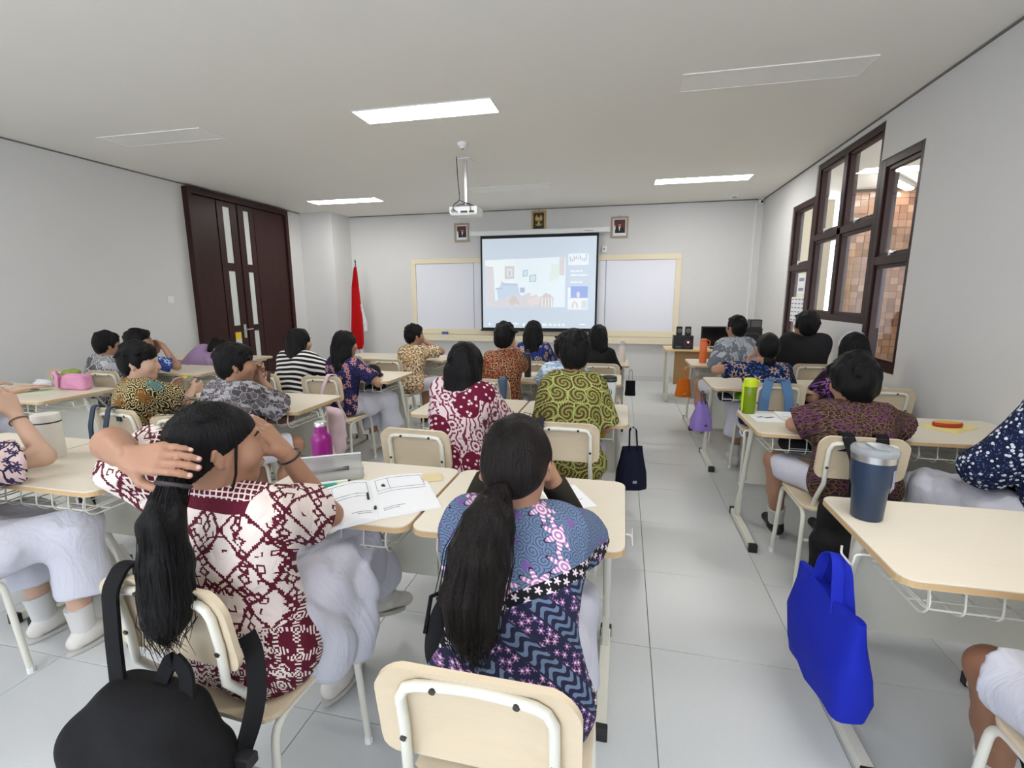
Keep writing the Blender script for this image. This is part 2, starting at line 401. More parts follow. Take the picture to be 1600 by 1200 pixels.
# projector
o = empty('projector', (-1.8, 5.5, 2.38))
MB().loft([[(a*.165*k, b*.12*k, z) for a, b in ((-1,-1),(1,-1),(1,1),(-1,1))] for z, k in ((0, .86), (.02, .98), (.085, 1), (.095, .97))]).build('body', M_WPLASTIC, o, bevel=.008)
MB().tube([(.08, .115, .045), (.08, .15, .045)], .035, 16).build('lens', M_BLACK, o, smooth=True)
MB().tube([(-.12, -.121, .05), (-.12, -.126, .05)], .022, 16).build('vent', plain('grey_sensor', (.3, .3, .3), .5), o)
MB().box(-.03, .05, -.122, -.119, .025, .045).box(.07, .13, -.122, -.119, .025, .045).build('socket_row', M_BLACK, o)
MB().box(-.07, .07, -.06, .06, .097, .12).tube([(-.1, -.06, .1), (0, 0, .15)], .012, 6).tube([(.1, .07, .1), (0, 0, .15)], .012, 6).tube([(.1, -.06, .1), (0, 0, .15)], .012, 6).build('bracket', plain('bracket_grey', (.16, .16, .17), .4, .6), o)
MB().box(-.016, .016, -.016, .016, .12, .606).build('pole', M_CHROME, o, bevel=.003)
MB().box(-.07, .07, -.07, .07, .606, .616).build('ceiling_plate', M_WPLASTIC, o)
MB().tube(fillet([(-.06, -.13, .614), (-.055, -.12, .4), (-.04, -.1, .16), (-.1, -.15, .11), (-.11, -.16, .06), (-.06, -.13, .03)], .04), .005, 6).tube(fillet([(-.04, -.1, .16), (.03, -.15, .13), (.1, -.17, .1), (.09, -.125, .04)], .04), .004, 6).build('cable', M_BLACK, o, smooth=True)
tag(o, 'white ceiling projector on a metal pole with black cables', 'projector')
# light switch
o = empty('light_switch', (XL, 5.3, 1.45)); MB().box(0, .01, -.045, .045, -.045, .045).build('plate', M_WPLASTIC, o, bevel=.003); MB().box(.01, .014, -.02, .02, -.025, .025).build('rocker', M_WPLASTIC, o, bevel=.002); tag(o, 'white square light switch on the left wall by the door', 'switch')
# ---- whiteboard
o = empty('whiteboard', (-1.525, YF, .66)); zz = .66
M_WBF = plain('cream_board_frame', srgb(236, 224, 196), .5, var=.02)
M_WB = plain('whiteboard_enamel', srgb(236, 238, 246), .25, var=.008, scale=3)
def wb(name, x0, x1, z0, z1, d, mat, bv=.004, d0=0): return MB().box(x0+1.525, x1+1.525, -d, -d0, z0-zz, z1-zz).build(name, mat, o, bevel=bv)
wb('frame_top', -3.96, .91, 2.09, 2.18, .05, M_WBF); wb('frame_side', -3.96, -3.87, .88, 2.09, .05, M_WBF); wb('frame_side', .82, .91, .88, 2.09, .05, M_WBF); wb('frame_bottom', -3.96, .91, .78, .88, .05, M_WBF)
wb('tray', -3.94, .89, .66, .775, .11, M_WBF)
wb('board', -3.87, -2.735, .88, 2.09, .028, M_WB, .002); wb('board', -2.725, -.335, .88, 2.09, .028, M_WB, .002); wb('board', -.325, .82, .88, 2.09, .028, M_WB, .002)
tag(o, 'wide whiteboard with a cream frame and tray on the front wall', 'whiteboard')
o = empty('board_eraser', (-3.3, YF-.08, .775)); MB().box(-.06, .06, -.022, .022, .015, .05).build('grip', plain('eraser_blue', srgb(62, 92, 150), .5), o, bevel=.006); MB().box(-.058, .058, -.02, .02, 0, .015).build('felt', plain('eraser_felt', srgb(110, 140, 190), .9), o); tag(o, 'blue board eraser on the whiteboard tray', 'eraser')
# ---- projection screen
sy = YF-.16
o = empty('projection_screen', (-1.505, sy, .86)); ox, oz = -1.505, .86
MB().prism(rrect(.085, .085, .02), -1.2, 1.2, 'x').build('case', M_WPLASTIC, o, loc=(0, 0, 1.725)); 
MB().box(1.2, 1.235, -.045, .045, 1.68, 1.77).build('end_cap', M_WPLASTIC, o, bevel=.004); MB().box(-1.235, -1.2, -.045, .045, 1.68, 1.77).build('end_cap', M_WPLASTIC, o, bevel=.004)
MB().box(.8, .95, -.0437, -.0427, 1.71, 1.72).build('maker_mark', M_INK, o)
for sx in (-1, 1): MB().box(sx*1.15-.02, sx*1.15+.02, 0, .16, 1.765, 1.78).build('wall_bracket', M_WPLASTIC, o)
MB().box(-1.045, 1.045, -.002, .002, .02, 1.69).build('border', plain('screen_black', (.012, .012, .014), .8), o)
MB().tube([(-1.06, 0, .012), (1.06, 0, .012)], .014, 10).build('bottom_bar', M_BLACK, o, smooth=True)
def proj_mat(name, rgb, st=.3):
    c = srgb(*[.5*v+.5*u_ for v, u_ in zip(rgb, (206, 216, 226))])
    return emit('shown_'+name, c, st)
SX0, SX1, SZ0, SZ1 = -1.012, 1.012, .062, 1.63
scr = MB().box(SX0, SX1, -.0035, -.002, SZ0, SZ1).build('picture', proj_mat('grey', (176, 189, 203)), o)
lay = [0]
def shown(rgb, name, pts, st=.3):
    """flat print on the lit screen; points as fractions from the top left"""
    lay[0] += 1; y = -.0036-.0004*lay[0]
    q = [(SX0+u*(SX1-SX0), SZ1-v*(SZ1-SZ0)) for u, v in pts]
    a = sum(q[i-1][0]*q[i][1]-q[i][0]*q[i-1][1] for i in range(len(q)))
    if a < 0: q = q[::-1]
    b = MB(); b.v = [(x, y, z) for x, z in q]; b.f = [tuple(range(len(q)))]
    return b.build('screen_print', proj_mat(name, rgb, st), scr)
def rect(u0, v0, u1, v1): return [(u0, v0), (u1, v0), (u1, v1), (u0, v1)]
shown((226, 236, 240), 'room', [(.026, .235), (.69, .215), (.741, .22), (.741, .765), (.026, .765)])
shown((240, 243, 240), 'room_left', [(.026, .235), (.30, .228), (.30, .5), (.026, .6)])
shown((203, 190, 190), 'door', [(.026, .30), (.10, .31), (.115, .70), (.14, .765), (.026, .765)])
shown((188, 172, 165), 'frame', rect(.205, .305, .29, .445)); shown((214, 207, 205), 'mat', rect(.222, .33, .273, .425)); shown((170, 165, 170), 'fig', rect(.24, .36, .257, .415))
shown((120, 140, 150), 'dark1', [(.368, .355), (.41, .345), (.41, .415), (.368, .425)]); shown((190, 215, 222), 'pane1', [(.374, .362), (.404, .355), (.404, .408), (.374, .416)])
shown((120, 140, 150), 'dark1', [(.427, .41), (.485, .4), (.485, .48), (.427, .482)]); shown((190, 215, 222), 'pane1', [(.434, .418), (.478, .41), (.478, .472), (.434, .474)])
shown((214, 228, 208), 'green', [(.62, .29), (.69, .285), (.69, .44), (.6, .49)]); shown((206, 186, 180), 'curtain', [(.69, .22), (.735, .22), (.73, .42), (.69, .41)])
shown((170, 188, 208), 'shelf', [(.13, .56), (.16, .53), (.175, .47), (.2, .49), (.32, .5), (.34, .62), (.36, .64), (.36, .765), (.15, .765)])
shown((128, 146, 168), 'box', rect(.342, .545, .385, .60)); shown((150, 168, 190), 'shelf2', rect(.185, .5, .32, .52)); shown((150, 168, 190), 'shelf2', rect(.12, .545, .19, .565))
shown((204, 190, 190), 'sofa', [(.1, .7), (.2, .66), (.26, .62), (.36, .64), (.42, .6), (.5, .63), (.53, .765), (.1, .765)])
shown((222, 196, 190), 'table', [(.4, .68), (.53, .64), (.53, .72), (.44, .75)]); shown((190, 168, 160), 'seatback', [(.24, .7), (.27, .63), (.31, .65), (.345, .74), (.3, .72), (.27, .75)])
shown((232, 226, 222), 'bowl', [(.44, .6), (.465, .61), (.48, .63), (.43, .64)])
shown((196, 176, 164), 'chair', [(.515, .765), (.53, .65), (.57, .605), (.61, .62), (.642, .66), (.635, .765)])
for u in (.535, .565, .592, .618): shown((236, 232, 228), 'gap', [(u, .765), (u+.003, .66), (u+.012, .65), (u+.012, .765)])
shown((238, 240, 240), 'thumb', rect(.765, .185, .935, .305))
for i in range(9): a = .775+.017*i; shown((165, 170, 176), 'mark', [(a, .22+.03*math.sin(i*2.1)), (a+.013, .21+.03*math.sin(i*1.3)), (a+.01, .26+.02*math.cos(i)), (a+.002, .25+.02*math.sin(i))])
for v, ws in ((.37, (.0, .045, .085, .11)), (.415, (.0, .07, .135, .15)), (.49, (.0, .07, .11))):
    for i in range(len(ws)-1): shown((244, 246, 248), 'text', rect(.785+ws[i], v-.006, .785+ws[i+1]-.006, v+.007))
shown((92, 118, 206), 'blue', rect(.79, .535, .935, .66)); shown((232, 236, 240), 'thumb2', rect(.765, .55, .79, .66)); shown((214, 196, 214), 'face', [(.845, .655), (.838, .62), (.85, .59), (.866, .6), (.872, .63), (.862, .66)])
shown((238, 241, 240), 'thumb', rect(.765, .665, .935, .79)); shown((196, 188, 180), 'arch', [(.8, .775), (.805, .72), (.825, .69), (.85, .72), (.86, .775), (.845, .775), (.838, .73), (.822, .71), (.815, .775)]); shown((198, 206, 196), 'side', rect(.885, .69, .93, .78))
for u, wd_ in ((.055, .016), (.24, .014), (.285, .045), (.37, .018), (.545, .02), (.565, .02), (.607, .02), (.645, .02), (.685, .018), (.722, .02), (.87, .05)):
    shown((240, 244, 250), 'text', rect(u, .948, u+wd_, .948+(.012 if wd_ > .04 else .026)))
tag(o, 'pull-down projection screen showing a video call in front of the whiteboard', 'screen')
# socket boxes at the right of the screen
o = empty('wall_socket', (-.36, YF, 2.28)); MB().box(-.05, .03, -.03, 0, -.05, .05).build('box', M_WPLASTIC, o, bevel=.004); MB().tube([(-.03, -.02, .04), (-.03, -.05, .22), (-.02, -.09, .27)], .005, 6).build('cable', M_WPLASTIC, o); MB().box(-.03, .0, -.032, -.03, -.015, .015).build('switch', M_INK, o); tag(o, 'small white wall socket right of the projection screen', 'socket')
# ---- framed pictures
def picture(name, label, x0, x1, z0, z1, fm, fill):
    o = empty(name, ((x0+x1)/2, YF, z0)); hw = (x1-x0)/2; h = z1-z0; t = .035; f = MB()
    f.box(-hw, -hw+t, -.025, 0, 0, h).box(hw-t, hw, -.025, 0, 0, h).box(-hw+t, hw-t, -.025, 0, 0, t).box(-hw+t, hw-t, -.025, 0, h-t, h)
    f.build('frame', fm, o, bevel=.004); fill(o, hw-t, t, h-t); MB().box(-.012, .012, -.006, 0, h, h+.018).build('hanger', M_GOLD, o); tag(o, label, 'picture'); return o
M_PFR = plain('grey_gold_frame', srgb(168, 152, 128), .45, .2)
def flat(par, name, mat, pts, y):
    b = MB(); b.v = [(x, y, z) for x, z in pts]; b.f = [tuple(range(len(pts)))]; return b.build(name, mat, par)
def oval(cx, cz, rx, rz, n=14): return [(cx+rx*math.cos(2*PI*i/n), cz+rz*math.sin(2*PI*i/n)) for i in range(n)]
def portrait(dx):
    def fill(o, hw, z0, z1):
        MB().box(-hw, hw, -.01, 0, z0, z1).build('mat', M_PAPER, o)
        a, b, c, d = -hw+.018, hw-.018, z0+.045, z1-.018
        ph = MB().box(a, b, -.012, -.01, c, d).build('photo', plain('portrait_red', srgb(92, 38, 40), .6), o)
        H = d-c; flat(ph, 'flag_print', M_PAPER, [(a, c), (a+.03, c), (a+.02, c+H*.6), (a, c+H*.5)], -.0123)
        flat(ph, 'suit_print', plain('suit', (.015, .015, .02), .7), [(dx-.075, c), (b, c), (dx+.075, c+H*.25), (dx+.05, c+H*.42), (dx+.02, c+H*.5), (dx-.02, c+H*.5), (dx-.055, c+H*.42), (dx-.075, c+H*.22)], -.0125)
        flat(ph, 'shirt_print', M_PAPER, [(dx-.004, c+H*.12), (dx+.016, c+H*.48), (dx-.018, c+H*.48)], -.0128)
        flat(ph, 'face_print', plain('print_skin', srgb(178, 128, 100), .6), oval(dx, c+H*.62, .023, .035), -.013)
        flat(ph, 'cap_print', M_BLACK, [(dx-.025, c+H*.68), (dx+.025, c+H*.68), (dx+.022, c+H*.82), (dx-.02, c+H*.82)], -.0134)
    return fill
picture('framed_portrait', 'framed portrait of a person in a dark suit left of the screen', -3.09, -2.81, 2.47, 2.8, M_PFR, portrait(.015))
picture('framed_portrait', 'framed portrait of a person in a dark suit right of the screen', -.27, .02, 2.46, 2.81, M_PFR, portrait(0))
def emblem(o, hw, z0, z1):
    bk = MB().box(-hw, hw, -.012, 0, z0, z1).build('backing', plain('emblem_black', srgb(46, 42, 38), .6), o)
    c = (z0+z1)/2; y = -.0125
    for s in (-1, 1):
        for i in range(6):
            a = .1+i*.21; r0, r1 = .018, .055+.008*i
            p0 = (s*r0*math.cos(a-.1), c+.0+r0*math.sin(a-.1)); q = [(s*r1*math.cos(a-.09), c+.005+r1*math.sin(a-.09)), (s*(r1+.006)*math.cos(a), c+.005+(r1+.006)*math.sin(a)), (s*r1*math.cos(a+.08), c+.005+r1*math.sin(a+.08))]
            flat(bk, 'feather', M_GOLD, ([p0]+q+[(s*r0*math.cos(a+.1), c+r0*math.sin(a+.1))])[::s], y-.0002*i)
        flat(bk, 'leg', M_GOLD, [(s*.008, c-.03), (s*.03, c-.05), (s*.026, c-.06), (s*.004, c-.045)][::s], y)
    flat(bk, 'body', M_GOLD, oval(0, c, .022, .04), y-.002); flat(bk, 'head', M_GOLD, oval(-.004, c+.05, .011, .016), y-.002); flat(bk, 'beak', M_GOLD, [(-.014, c+.054), (-.03, c+.046), (-.012, c+.043)], y-.0022)
    flat(bk, 'shield', plain('shield_dark', srgb(70, 50, 40), .5), [(-.012, c+.012), (-.012, c-.008), (0, c-.022), (.012, c-.008), (.012, c+.012)], y-.003)
    flat(bk, 'tail', M_GOLD, [(-.014, c-.03), (.014, c-.03), (.02, c-.062), (-.02, c-.062)], y-.001)
    flat(bk, 'scroll', plain('scroll_cream', srgb(216, 190, 120), .5), [(-.06, c-.05), (-.03, c-.068), (.03, c-.068), (.06, c-.05), (.055, c-.064), (.03, c-.082), (-.03, c-.082), (-.055, c-.064)], y-.003)
picture('framed_emblem', 'framed golden eagle emblem on black above the screen', -1.65, -1.39, 2.62, 2.96, plain('gold_frame', srgb(178, 150, 96), .45, .2), emblem)
# ---- flag
o = empty('flag_on_stand', (-4.9, 8.3, 0))
MB().tube([(0, 0, .03), (0, 0, 2.1)], .012, 10).build('pole', plain('flag_pole', srgb(84, 74, 66), .4), o, smooth=True); MB().lathe([(.0, 2.1), (.014, 2.11), (.016, 2.13), (.002, 2.17)], 10).build('finial', M_BOLT, o, smooth=True)
MB().lathe([(.16, 0), (.16, .02), (.05, .05), (.02, .08)], 24).build('base', M_BOLT, o, smooth=True)
def drape(name, mat, rows, n=26, amp=.02, fr=5, ph=0):
    b = MB(); R = []
    for z, xa, xb, yy in rows:
        front = []; back = []
        for i in range(n):
            t = i/(n-1); y = yy+amp*math.sin(fr*2*PI*t+ph+z*2)
            front.append((xa+(xb-xa)*t, y-.003, z+.01*math.sin(9*t+ph))); back.append((xa+(xb-xa)*t, y+.003, z+.01*math.sin(9*t+ph)))
        R.append(front+back[::-1])
    b.loft(R).build(name, mat, o, smooth=True)
M_RED = fabric('flag_red', srgb(196, 24, 28)); M_FW = fabric('flag_white', srgb(236, 236, 238))
drape('red_cloth', M_RED, [(.5, -.06, .06, -.04), (.62, -.17, .1, -.04), (.9, -.15, .1, -.04), (1.3, -.11, .085, -.035), (1.65, -.08, .06, -.03), (1.9, -.04, .04, -.02), (2.02, -.015, .02, -.015)])
drape('white_cloth', M_FW, [(.84, .06, .165, .0), (1.0, .06, .175, .0), (1.2, .05, .12, 0), (1.35, .04, .09, 0)], amp=.025, fr=2, ph=1)
drape('white_hem', M_FW, [(.3, -.15, .06, .01), (.45, -.17, .07, .0), (.7, -.185, .04, 0), (1.2, -.15, .0, 0), (1.6, -.1, 0, 0)], amp=.015, fr=3, ph=2)
tag(o, 'red and white flag hanging from a pole beside the pillar', 'flag')
# ================================================================== FURNITURE
DW, DD, DZ = .672, .55, .75
def make_desk():
    d = empty('student_desk')
    out = [(x, y+DD/2) for x, y in rrect(DW, DD, .045, 5)]
    MB().prism(out, DZ-.024, DZ).build('tabletop', M_CREAM, d, bevel=.003)
    big = [(x, y+DD/2) for x, y in rrect(DW+.003, DD+.003, .046, 5)]; n = len(out); b = MB()
    b.v = [(x, y, z) for z in (DZ-.021, DZ-.004) for x, y in big]; b.f = [(i, (i+1) % n, n+(i+1) % n, n+i) for i in range(n)]
    b.build('edge_band', M_EDGE, d)
    for s in (-1, 1):
        x = s*(DW/2-.055)
        b = MB(); p0 = Vector((x, .54, .04)); p1 = Vector((x, .33, DZ-.03)); b.tube([p0, p1], .0145, 10); b.build('leg', M_WHITE_METAL, d, smooth=True)
        MB().prism([(.505, .045), (.575, .045), (.52, .19), (.478, .2)], x-.012, x+.012, 'x').build('gusset', M_WHITE_METAL, d, bevel=.002)
        MB().box(x-.02, x+.02, .12, .62, .008, .045).build('foot', M_WHITE_METAL, d, bevel=.004)
        for y0, y1 in ((.095, .125), (.615, .645)): MB().box(x-.024, x+.024, y0, y1, 0, .049).build('foot_cap', M_BLACK, d, bevel=.005)
        MB().box(x-.012, x+.012, .08, .47, DZ-.046, DZ-.025).build('top_rail', M_WHITE_METAL, d)
    MB().box(-DW/2+.07, DW/2-.07, .425, .441, .31, .68).build('modesty_panel', M_PANEL, d, bevel=.002)
    MB().tube([(-DW/2+.055, .46, .3), (DW/2-.055, .46, .3)], .011, 8).build('crossbar', M_WHITE_METAL, d, smooth=True)
    b = MB(); xx = DW/2-.085; r = .0028
    b.tube(fillet([(-xx, .04, DZ-.1), (xx, .04, DZ-.1), (xx, .4, DZ-.1), (-xx, .4, DZ-.1)], .02, 3, True), r, 5, True)
    for x in np.linspace(-xx, xx, 7): b.tube(fillet([(x, .04, DZ-.025), (x, .03, DZ-.1), (x, .06, DZ-.125), (x, .38, DZ-.125), (x, .4, DZ-.1), (x, .4, DZ-.03)], .02, 2), r, 5)
    for y in (.12, .22, .32): b.tube([(-xx, y, DZ-.122), (xx, y, DZ-.122)], r, 5)
    for s in (-1, 1): b.tube(fillet([(s*xx, .04, DZ-.03), (s*(xx+.0), .02, DZ-.09), (s*xx, .4, DZ-.09), (s*xx, .4, DZ-.03)], .02, 2), r, 5)
    b.build('wire_basket', M_WHITE_METAL, d, smooth=True)
    for s in (-1, 1):
        MB().tube(fillet([(s*(DW/2-.06), .2, DZ-.04), (s*(DW/2+.022), .2, DZ-.045), (s*(DW/2+.025), .2, DZ-.085), (s*(DW/2+.025), .28, DZ-.085), (s*(DW/2+.025), .28, DZ-.06)], .012, 3), .0035, 6).build('bag_hook', M_WHITE_METAL, d, smooth=True)
    return d
desk0 = make_desk(); used = [False]
def desk(x0, y0, label):
    """x0 = left edge, y0 = near edge"""
    d = desk0 if not used[0] else copy_tree(desk0); used[0] = True
    d.location = (x0+DW/2, y0, 0); tag(d, label, 'desk', 'student desks'); return d
rows_c = ['front row', 'second row', 'third row', 'nearest row']
def pair(xr, y, left_label, right_label, only=None):
    if only != 'R': desk(xr-2*DW-.012, y, left_label)
    if only != 'L': desk(xr-DW, y, right_label)
# middle block (right edge near the aisle)
pair(.03, 1.31, 'cream desk with the open notebook and magenta bottle', 'cream desk in front of the girl in blue and purple batik')
pair(.05, 2.735, 'cream desk in front of the long-haired girl in maroon floral batik', 'cream desk in front of the boy in green fern batik, navy bag hanging beside')
pair(0, 4.04, 'cream desk with the black bottle in the middle block', 'cream desk behind the white tumbler, in front of the light blue shirt')
pair(.07, 5.18, 'frontmost middle cream desk before the girl in blue batik', 'frontmost middle cream desk carrying the cream bottle')
# left block
pair(-1.94, 1.31, 'nearest left cream desk cut off by the frame edge', 'near left cream desk carrying the white bottle')
pair(-2.03, 2.61, 'cream desk in front of the boy in black and yellow batik', 'cream desk in front of the boy in grey leaf batik')
pair(-1.99, 3.79, 'cream desk in front of the girl in the striped top', 'cream desk in front of the girl in navy floral batik')
pair(-2.02, 5.2, 'frontmost left cream desk behind the empty chair', 'frontmost left cream desk before the boy in cream and brown batik')
# far left block
pair(-4.02, 2.49, 'far left cream desk at the frame edge under a resting arm', 'far left cream desk carrying the pink bag')
pair(-3.97, 3.76, 'far left cream desk in front of the grey and black shirt', 'far left cream desk in front of the boy in blue batik with glasses')
pair(-4.28, 4.65, 'far left cream desk under the slumped lilac shirt', 'far left frontmost cream desk by the dark door')
# right block (left edge near the aisle)
pair(.73+2*DW+.012, 1.335, 'near right cream desk with the navy tumbler and blue tote', 'near right cream desk running out of the frame')
pair(.73+2*DW+.012, 2.735, 'right cream desk with the green bottle and white sheet', 'right cream desk with the yellow paper by the wall')
pair(.72+2*DW+.012, 4.07, 'right cream desk with the purple bag hanging from its side', 'right cream desk in front of the girl with the headband')
pair(.72+2*DW+.012, 5.4, 'frontmost right cream desk with the orange bottle', 'frontmost right cream desk before the boy in black')

def make_chair():
    c = empty('student_chair')
    b = MB(); ring = []
    for k, z in ((1, .437), (1, .449)): pass
    out = rrect(.385, .385, .06, 5)
    b.prism(out, .434, .449); b.build('seat', M_BOARD, c, bevel=.004)
    MB().plate(.37, .215, .014, .05, curv=-.9, bend=-.6, c=(0, -.218, .735), tilt=.16).build('backrest', M_BOARD, c, smooth=True)
    b = MB(); w = .138
    def bp(x, z, off=-.019):     # a point just behind the tilted backrest
        h = z-.735; y = off-.9*x*x-.6*h*h; return (x, -.218+y*math.cos(.16)-h*math.sin(.16), z)
    top = [bp(x, .802) for x in np.linspace(-w+.03, w-.03, 7)]
    path = [(-w, .06, .424), (-w, -.14, .424), (-w, -.175, .5)]+[bp(-w, .6), bp(-w, .7), bp(-w, .775), bp(-w+.012, .797)]+top+[bp(w-.012, .797), bp(w, .775), bp(w, .7), bp(w, .6)]+[(w, -.175, .5), (w, -.14, .424), (w, .06, .424)]
    b.tube(path, .0105, 10); b.build('back_frame', M_WHITE_METAL, c, smooth=True)
    for x, z in ((-.075, .802), (.075, .802), (-w, .685), (w, .685)):
        p = Vector(bp(x, z)); MB().tube([p+Vector((0, -.006, -.001)), p+Vector((0, -.0125, -.002))], .0065, 8).build('bolt', M_BOLT, c)
    for s in (-1, 1):
        MB().tube(fillet([(s*.195, .2, .01), (s*.178, .175, .424), (s*.178, -.16, .424), (s*.195, -.2, .01)], .06, 5), .0115, 10).build('leg_frame', M_WHITE_METAL, c, smooth=True)
        for y in (.2, -.2): MB().lathe([(.0135, 0), (.0135, .025)], 8, (s*.195, y, 0)).build('foot_tip', M_WPLASTIC, c)
    MB().tube([(-.17, .1, .42), (.17, .1, .42)], .009, 8).tube([(-.17, -.1, .42), (.17, -.1, .42)], .009, 8).build('under_bar', M_WHITE_METAL, c, smooth=True)
    MB().tube([(-.184, -.172, .27), (.184, -.172, .27)], .009, 8).build('stretcher', M_WHITE_METAL, c, smooth=True)
    return c
chair0 = make_chair(); cu = [False]
def chair(x, yb, label, rz=0):
    """x, yb = centre of the backrest's top edge"""
    c = chair0 if not cu[0] else copy_tree(chair0); cu[0] = True
    c.location = (x-.255*math.sin(rz), yb+.255*math.cos(rz), 0); c.rotation_euler = (0, 0, rz)
    tag(c, label, 'chair', 'student chairs'); return c
chair(-.225, .685, 'nearest cream chair behind the girl in blue and purple batik', .0)
chair(-1.0, .79, 'cream chair with the black backpack behind the girl in maroon ikat batik', -.05)
chair(-.975, 2.11, 'cream chair behind the long-haired girl in maroon floral batik', -.04)
chair(-.28, 2.39, 'cream chair behind the boy in green batik with a dark strap over it')
chair(-1.03, 3.6, 'cream chair with a denim jacket over it behind the boy in brown batik')
chair(-.42, 3.68, 'cream chair under the pupil in light blue, hidden by the boy in green')
chair(-.9, 4.72, 'frontmost middle cream chair behind the girl in blue batik')
chair(-.2, 4.68, 'frontmost middle cream chair with the girl whose long hair hangs by the tumbler')
chair(-2.4, 3.44, 'cream chair with the pink bag behind the girl in navy floral batik')
chair(-3.0, 3.46, 'cream chair with a brown strap behind the girl in stripes')
chair(-2.86, 2.14, 'cream chair with two grey straps behind the boy in black and yellow batik', -.1)
chair(-2.36, 2.1, 'cream chair under the boy in grey leaf batik', .1)
chair(-2.4, 4.56, 'cream chair behind the boy in cream and brown batik')
chair(-2.98, 4.78, 'empty cream chair beside the boy in cream and brown batik')
chair(-2.5, .78, 'nearest left cream chair under the white skirt at the frame edge', -.1)
chair(-4.5, 3.3, 'far left cream chair under the boy in blue batik')
chair(-4.95, 3.3, 'far left cream chair under the grey and black shirt')
chair(-4.95, 4.28, 'far left cream chair under the lilac shirt')
chair(-4.75, 2.02, 'far left cream chair at the edge of the frame')
chair(1.09, 2.42, 'cream chair with the black backpack behind the boy in purple brown batik')
chair(2.02, 2.26, 'cream chair behind the pupil in dotted navy at the frame edge', 1.15)
chair(1.14, 3.86, 'cream chair with the light blue backpack straps')
chair(1.8, 3.8, 'cream chair by the wall behind the girl with the headband')
chair(1.1, 5.05, 'cream chair with the grey bag behind the boy in grey tie-dye')
chair(1.78, 5.05, 'cream chair behind the boy in black')
chair(1.12, .85, 'nearest right cream chair at the corner of the frame')
# ---- teacher's desk
o = empty('teacher_desk', (.6, 7.0, 0)); W_ = 1.45
MB().box(-.02, W_, -.05, .5, .725, .75).build('top', wood('oak_top', srgb(214, 180, 136), srgb(226, 196, 152), (3, 30, 30)), o, bevel=.003)
MB().box(.12, W_-.1, .1, .118, .24, .72).build('front_panel', wood('oak_panel', srgb(160, 122, 78), srgb(182, 144, 98), (2, 20, 30)), o, bevel=.002)
for x in (.03, W_-.05):
    b = MB()
    for q in ((0, .04), (.44, .48)): b.box(x-.018, x+.018, q[0], q[1], .01, .724)
    b.box(x-.018, x+.018, .04, .44, .01, .045).box(x-.018, x+.018, .04, .44, .69, .724); b.build('leg_frame', M_WHITE_METAL, o, bevel=.003)
tag(o, "oak teacher's desk with white metal legs at the front right", 'desk')
M_SPK = plain('speaker_black', (.012, .012, .014), .5); M_CONE = plain('cone_grey', (.09, .09, .1), .4)
o = empty('subwoofer', (.82, 7.1, .75)); MB().box(-.13, .13, -.08, .12, .0, .185).build('cabinet', M_SPK, o, bevel=.006)
MB().tube([(.055, -.079, .08), (.055, -.088, .08)], .05, 20).build('dial', M_CONE, o, smooth=True); MB().tube([(.055, -.088, .08), (.055, -.092, .08)], .042, 20).build('dial_face', M_SPK, o); MB().tube([(.06, -.092, .1), (.06, -.094, .1)], .013, 12).build('red_lamp', emit('red_led', (1, .08, .1), 4), o); MB().box(-.1, -.03, -.0815, -.0805, .03, .037).build('maker_mark', M_INK, o)
tag(o, 'black subwoofer box with a glowing red light on the teacher desk', 'speaker')
for x, lb in ((.765, 'left small black satellite speaker standing on the subwoofer'), (.88, 'right small black satellite speaker standing on the subwoofer')):
    o = empty('satellite_speaker', (x, 7.1, .935)); MB().box(-.037, .037, -.045, .05, 0, .125).build('cabinet', M_SPK, o, bevel=.008)
    MB().tube([(0, -.044, .07), (0, -.05, .07)], .027, 16).build('cone_ring', plain('ring_grey', (.35, .35, .36), .4), o); MB().tube([(0, -.05, .07), (0, -.053, .07)], .018, 16).build('cone', M_SPK, o); MB().tube([(0, -.053, .07), (0, -.056, .07)], .007, 10).build('dome', plain('ring_grey', (.35, .35, .36), .4), o)
    tag(o, lb, 'speaker', 'satellite speakers')
o = empty('computer_monitor', (1.3, 7.22, .75)); MB().box(-.23, .23, -.02, .015, .03, .31).build('display', M_SPK, o, bevel=.006); MB().box(-.215, .215, -.0215, -.0205, .05, .295).build('display_glass', plain('off_glass', (.006, .006, .007), .15), o); MB().box(-.03, .03, .01, .04, 0, .12).build('stand', M_SPK, o); MB().box(-.1, .1, -.06, .1, 0, .012).build('foot', M_SPK, o, bevel=.003)
tag(o, 'black computer monitor on the teacher desk', 'monitor')
o = empty('loudspeaker', (1.7, 7.2, .75)); MB().box(-.13, .13, -.12, .12, 0, .3).build('cabinet', M_SPK, o, bevel=.012)
MB().plate(.2, .2, .01, .05, c=(0, -.122, .13)).build('front_frame', plain('trim_grey', (.12, .12, .12), .4), o); MB().plate(.186, .186, .01, .046, c=(0, -.126, .13)).build('grille', M_SPK, o); MB().tube([(.03, -.13, .09), (.03, -.136, .09)], .02, 14).build('knob', plain('ring_grey', (.35, .35, .36), .4), o); MB().box(-.05, .02, -.133, -.131, .16, .166).box(-.06, -.02, -.133, -.131, .08, .086).build('marking', M_INK, o)
tag(o, 'black loudspeaker with rounded grille on the teacher desk', 'speaker')
o = empty('loudspeaker', (1.75, 7.2, 1.05)); MB().box(-.075, .075, -.08, .08, 0, .11).build('cabinet', M_SPK, o, bevel=.006); MB().box(-.06, .06, -.084, -.08, .01, .1).build('grille', plain('trim_grey', (.12, .12, .12), .4), o); tag(o, 'small black speaker box on top of the loudspeaker', 'speaker')
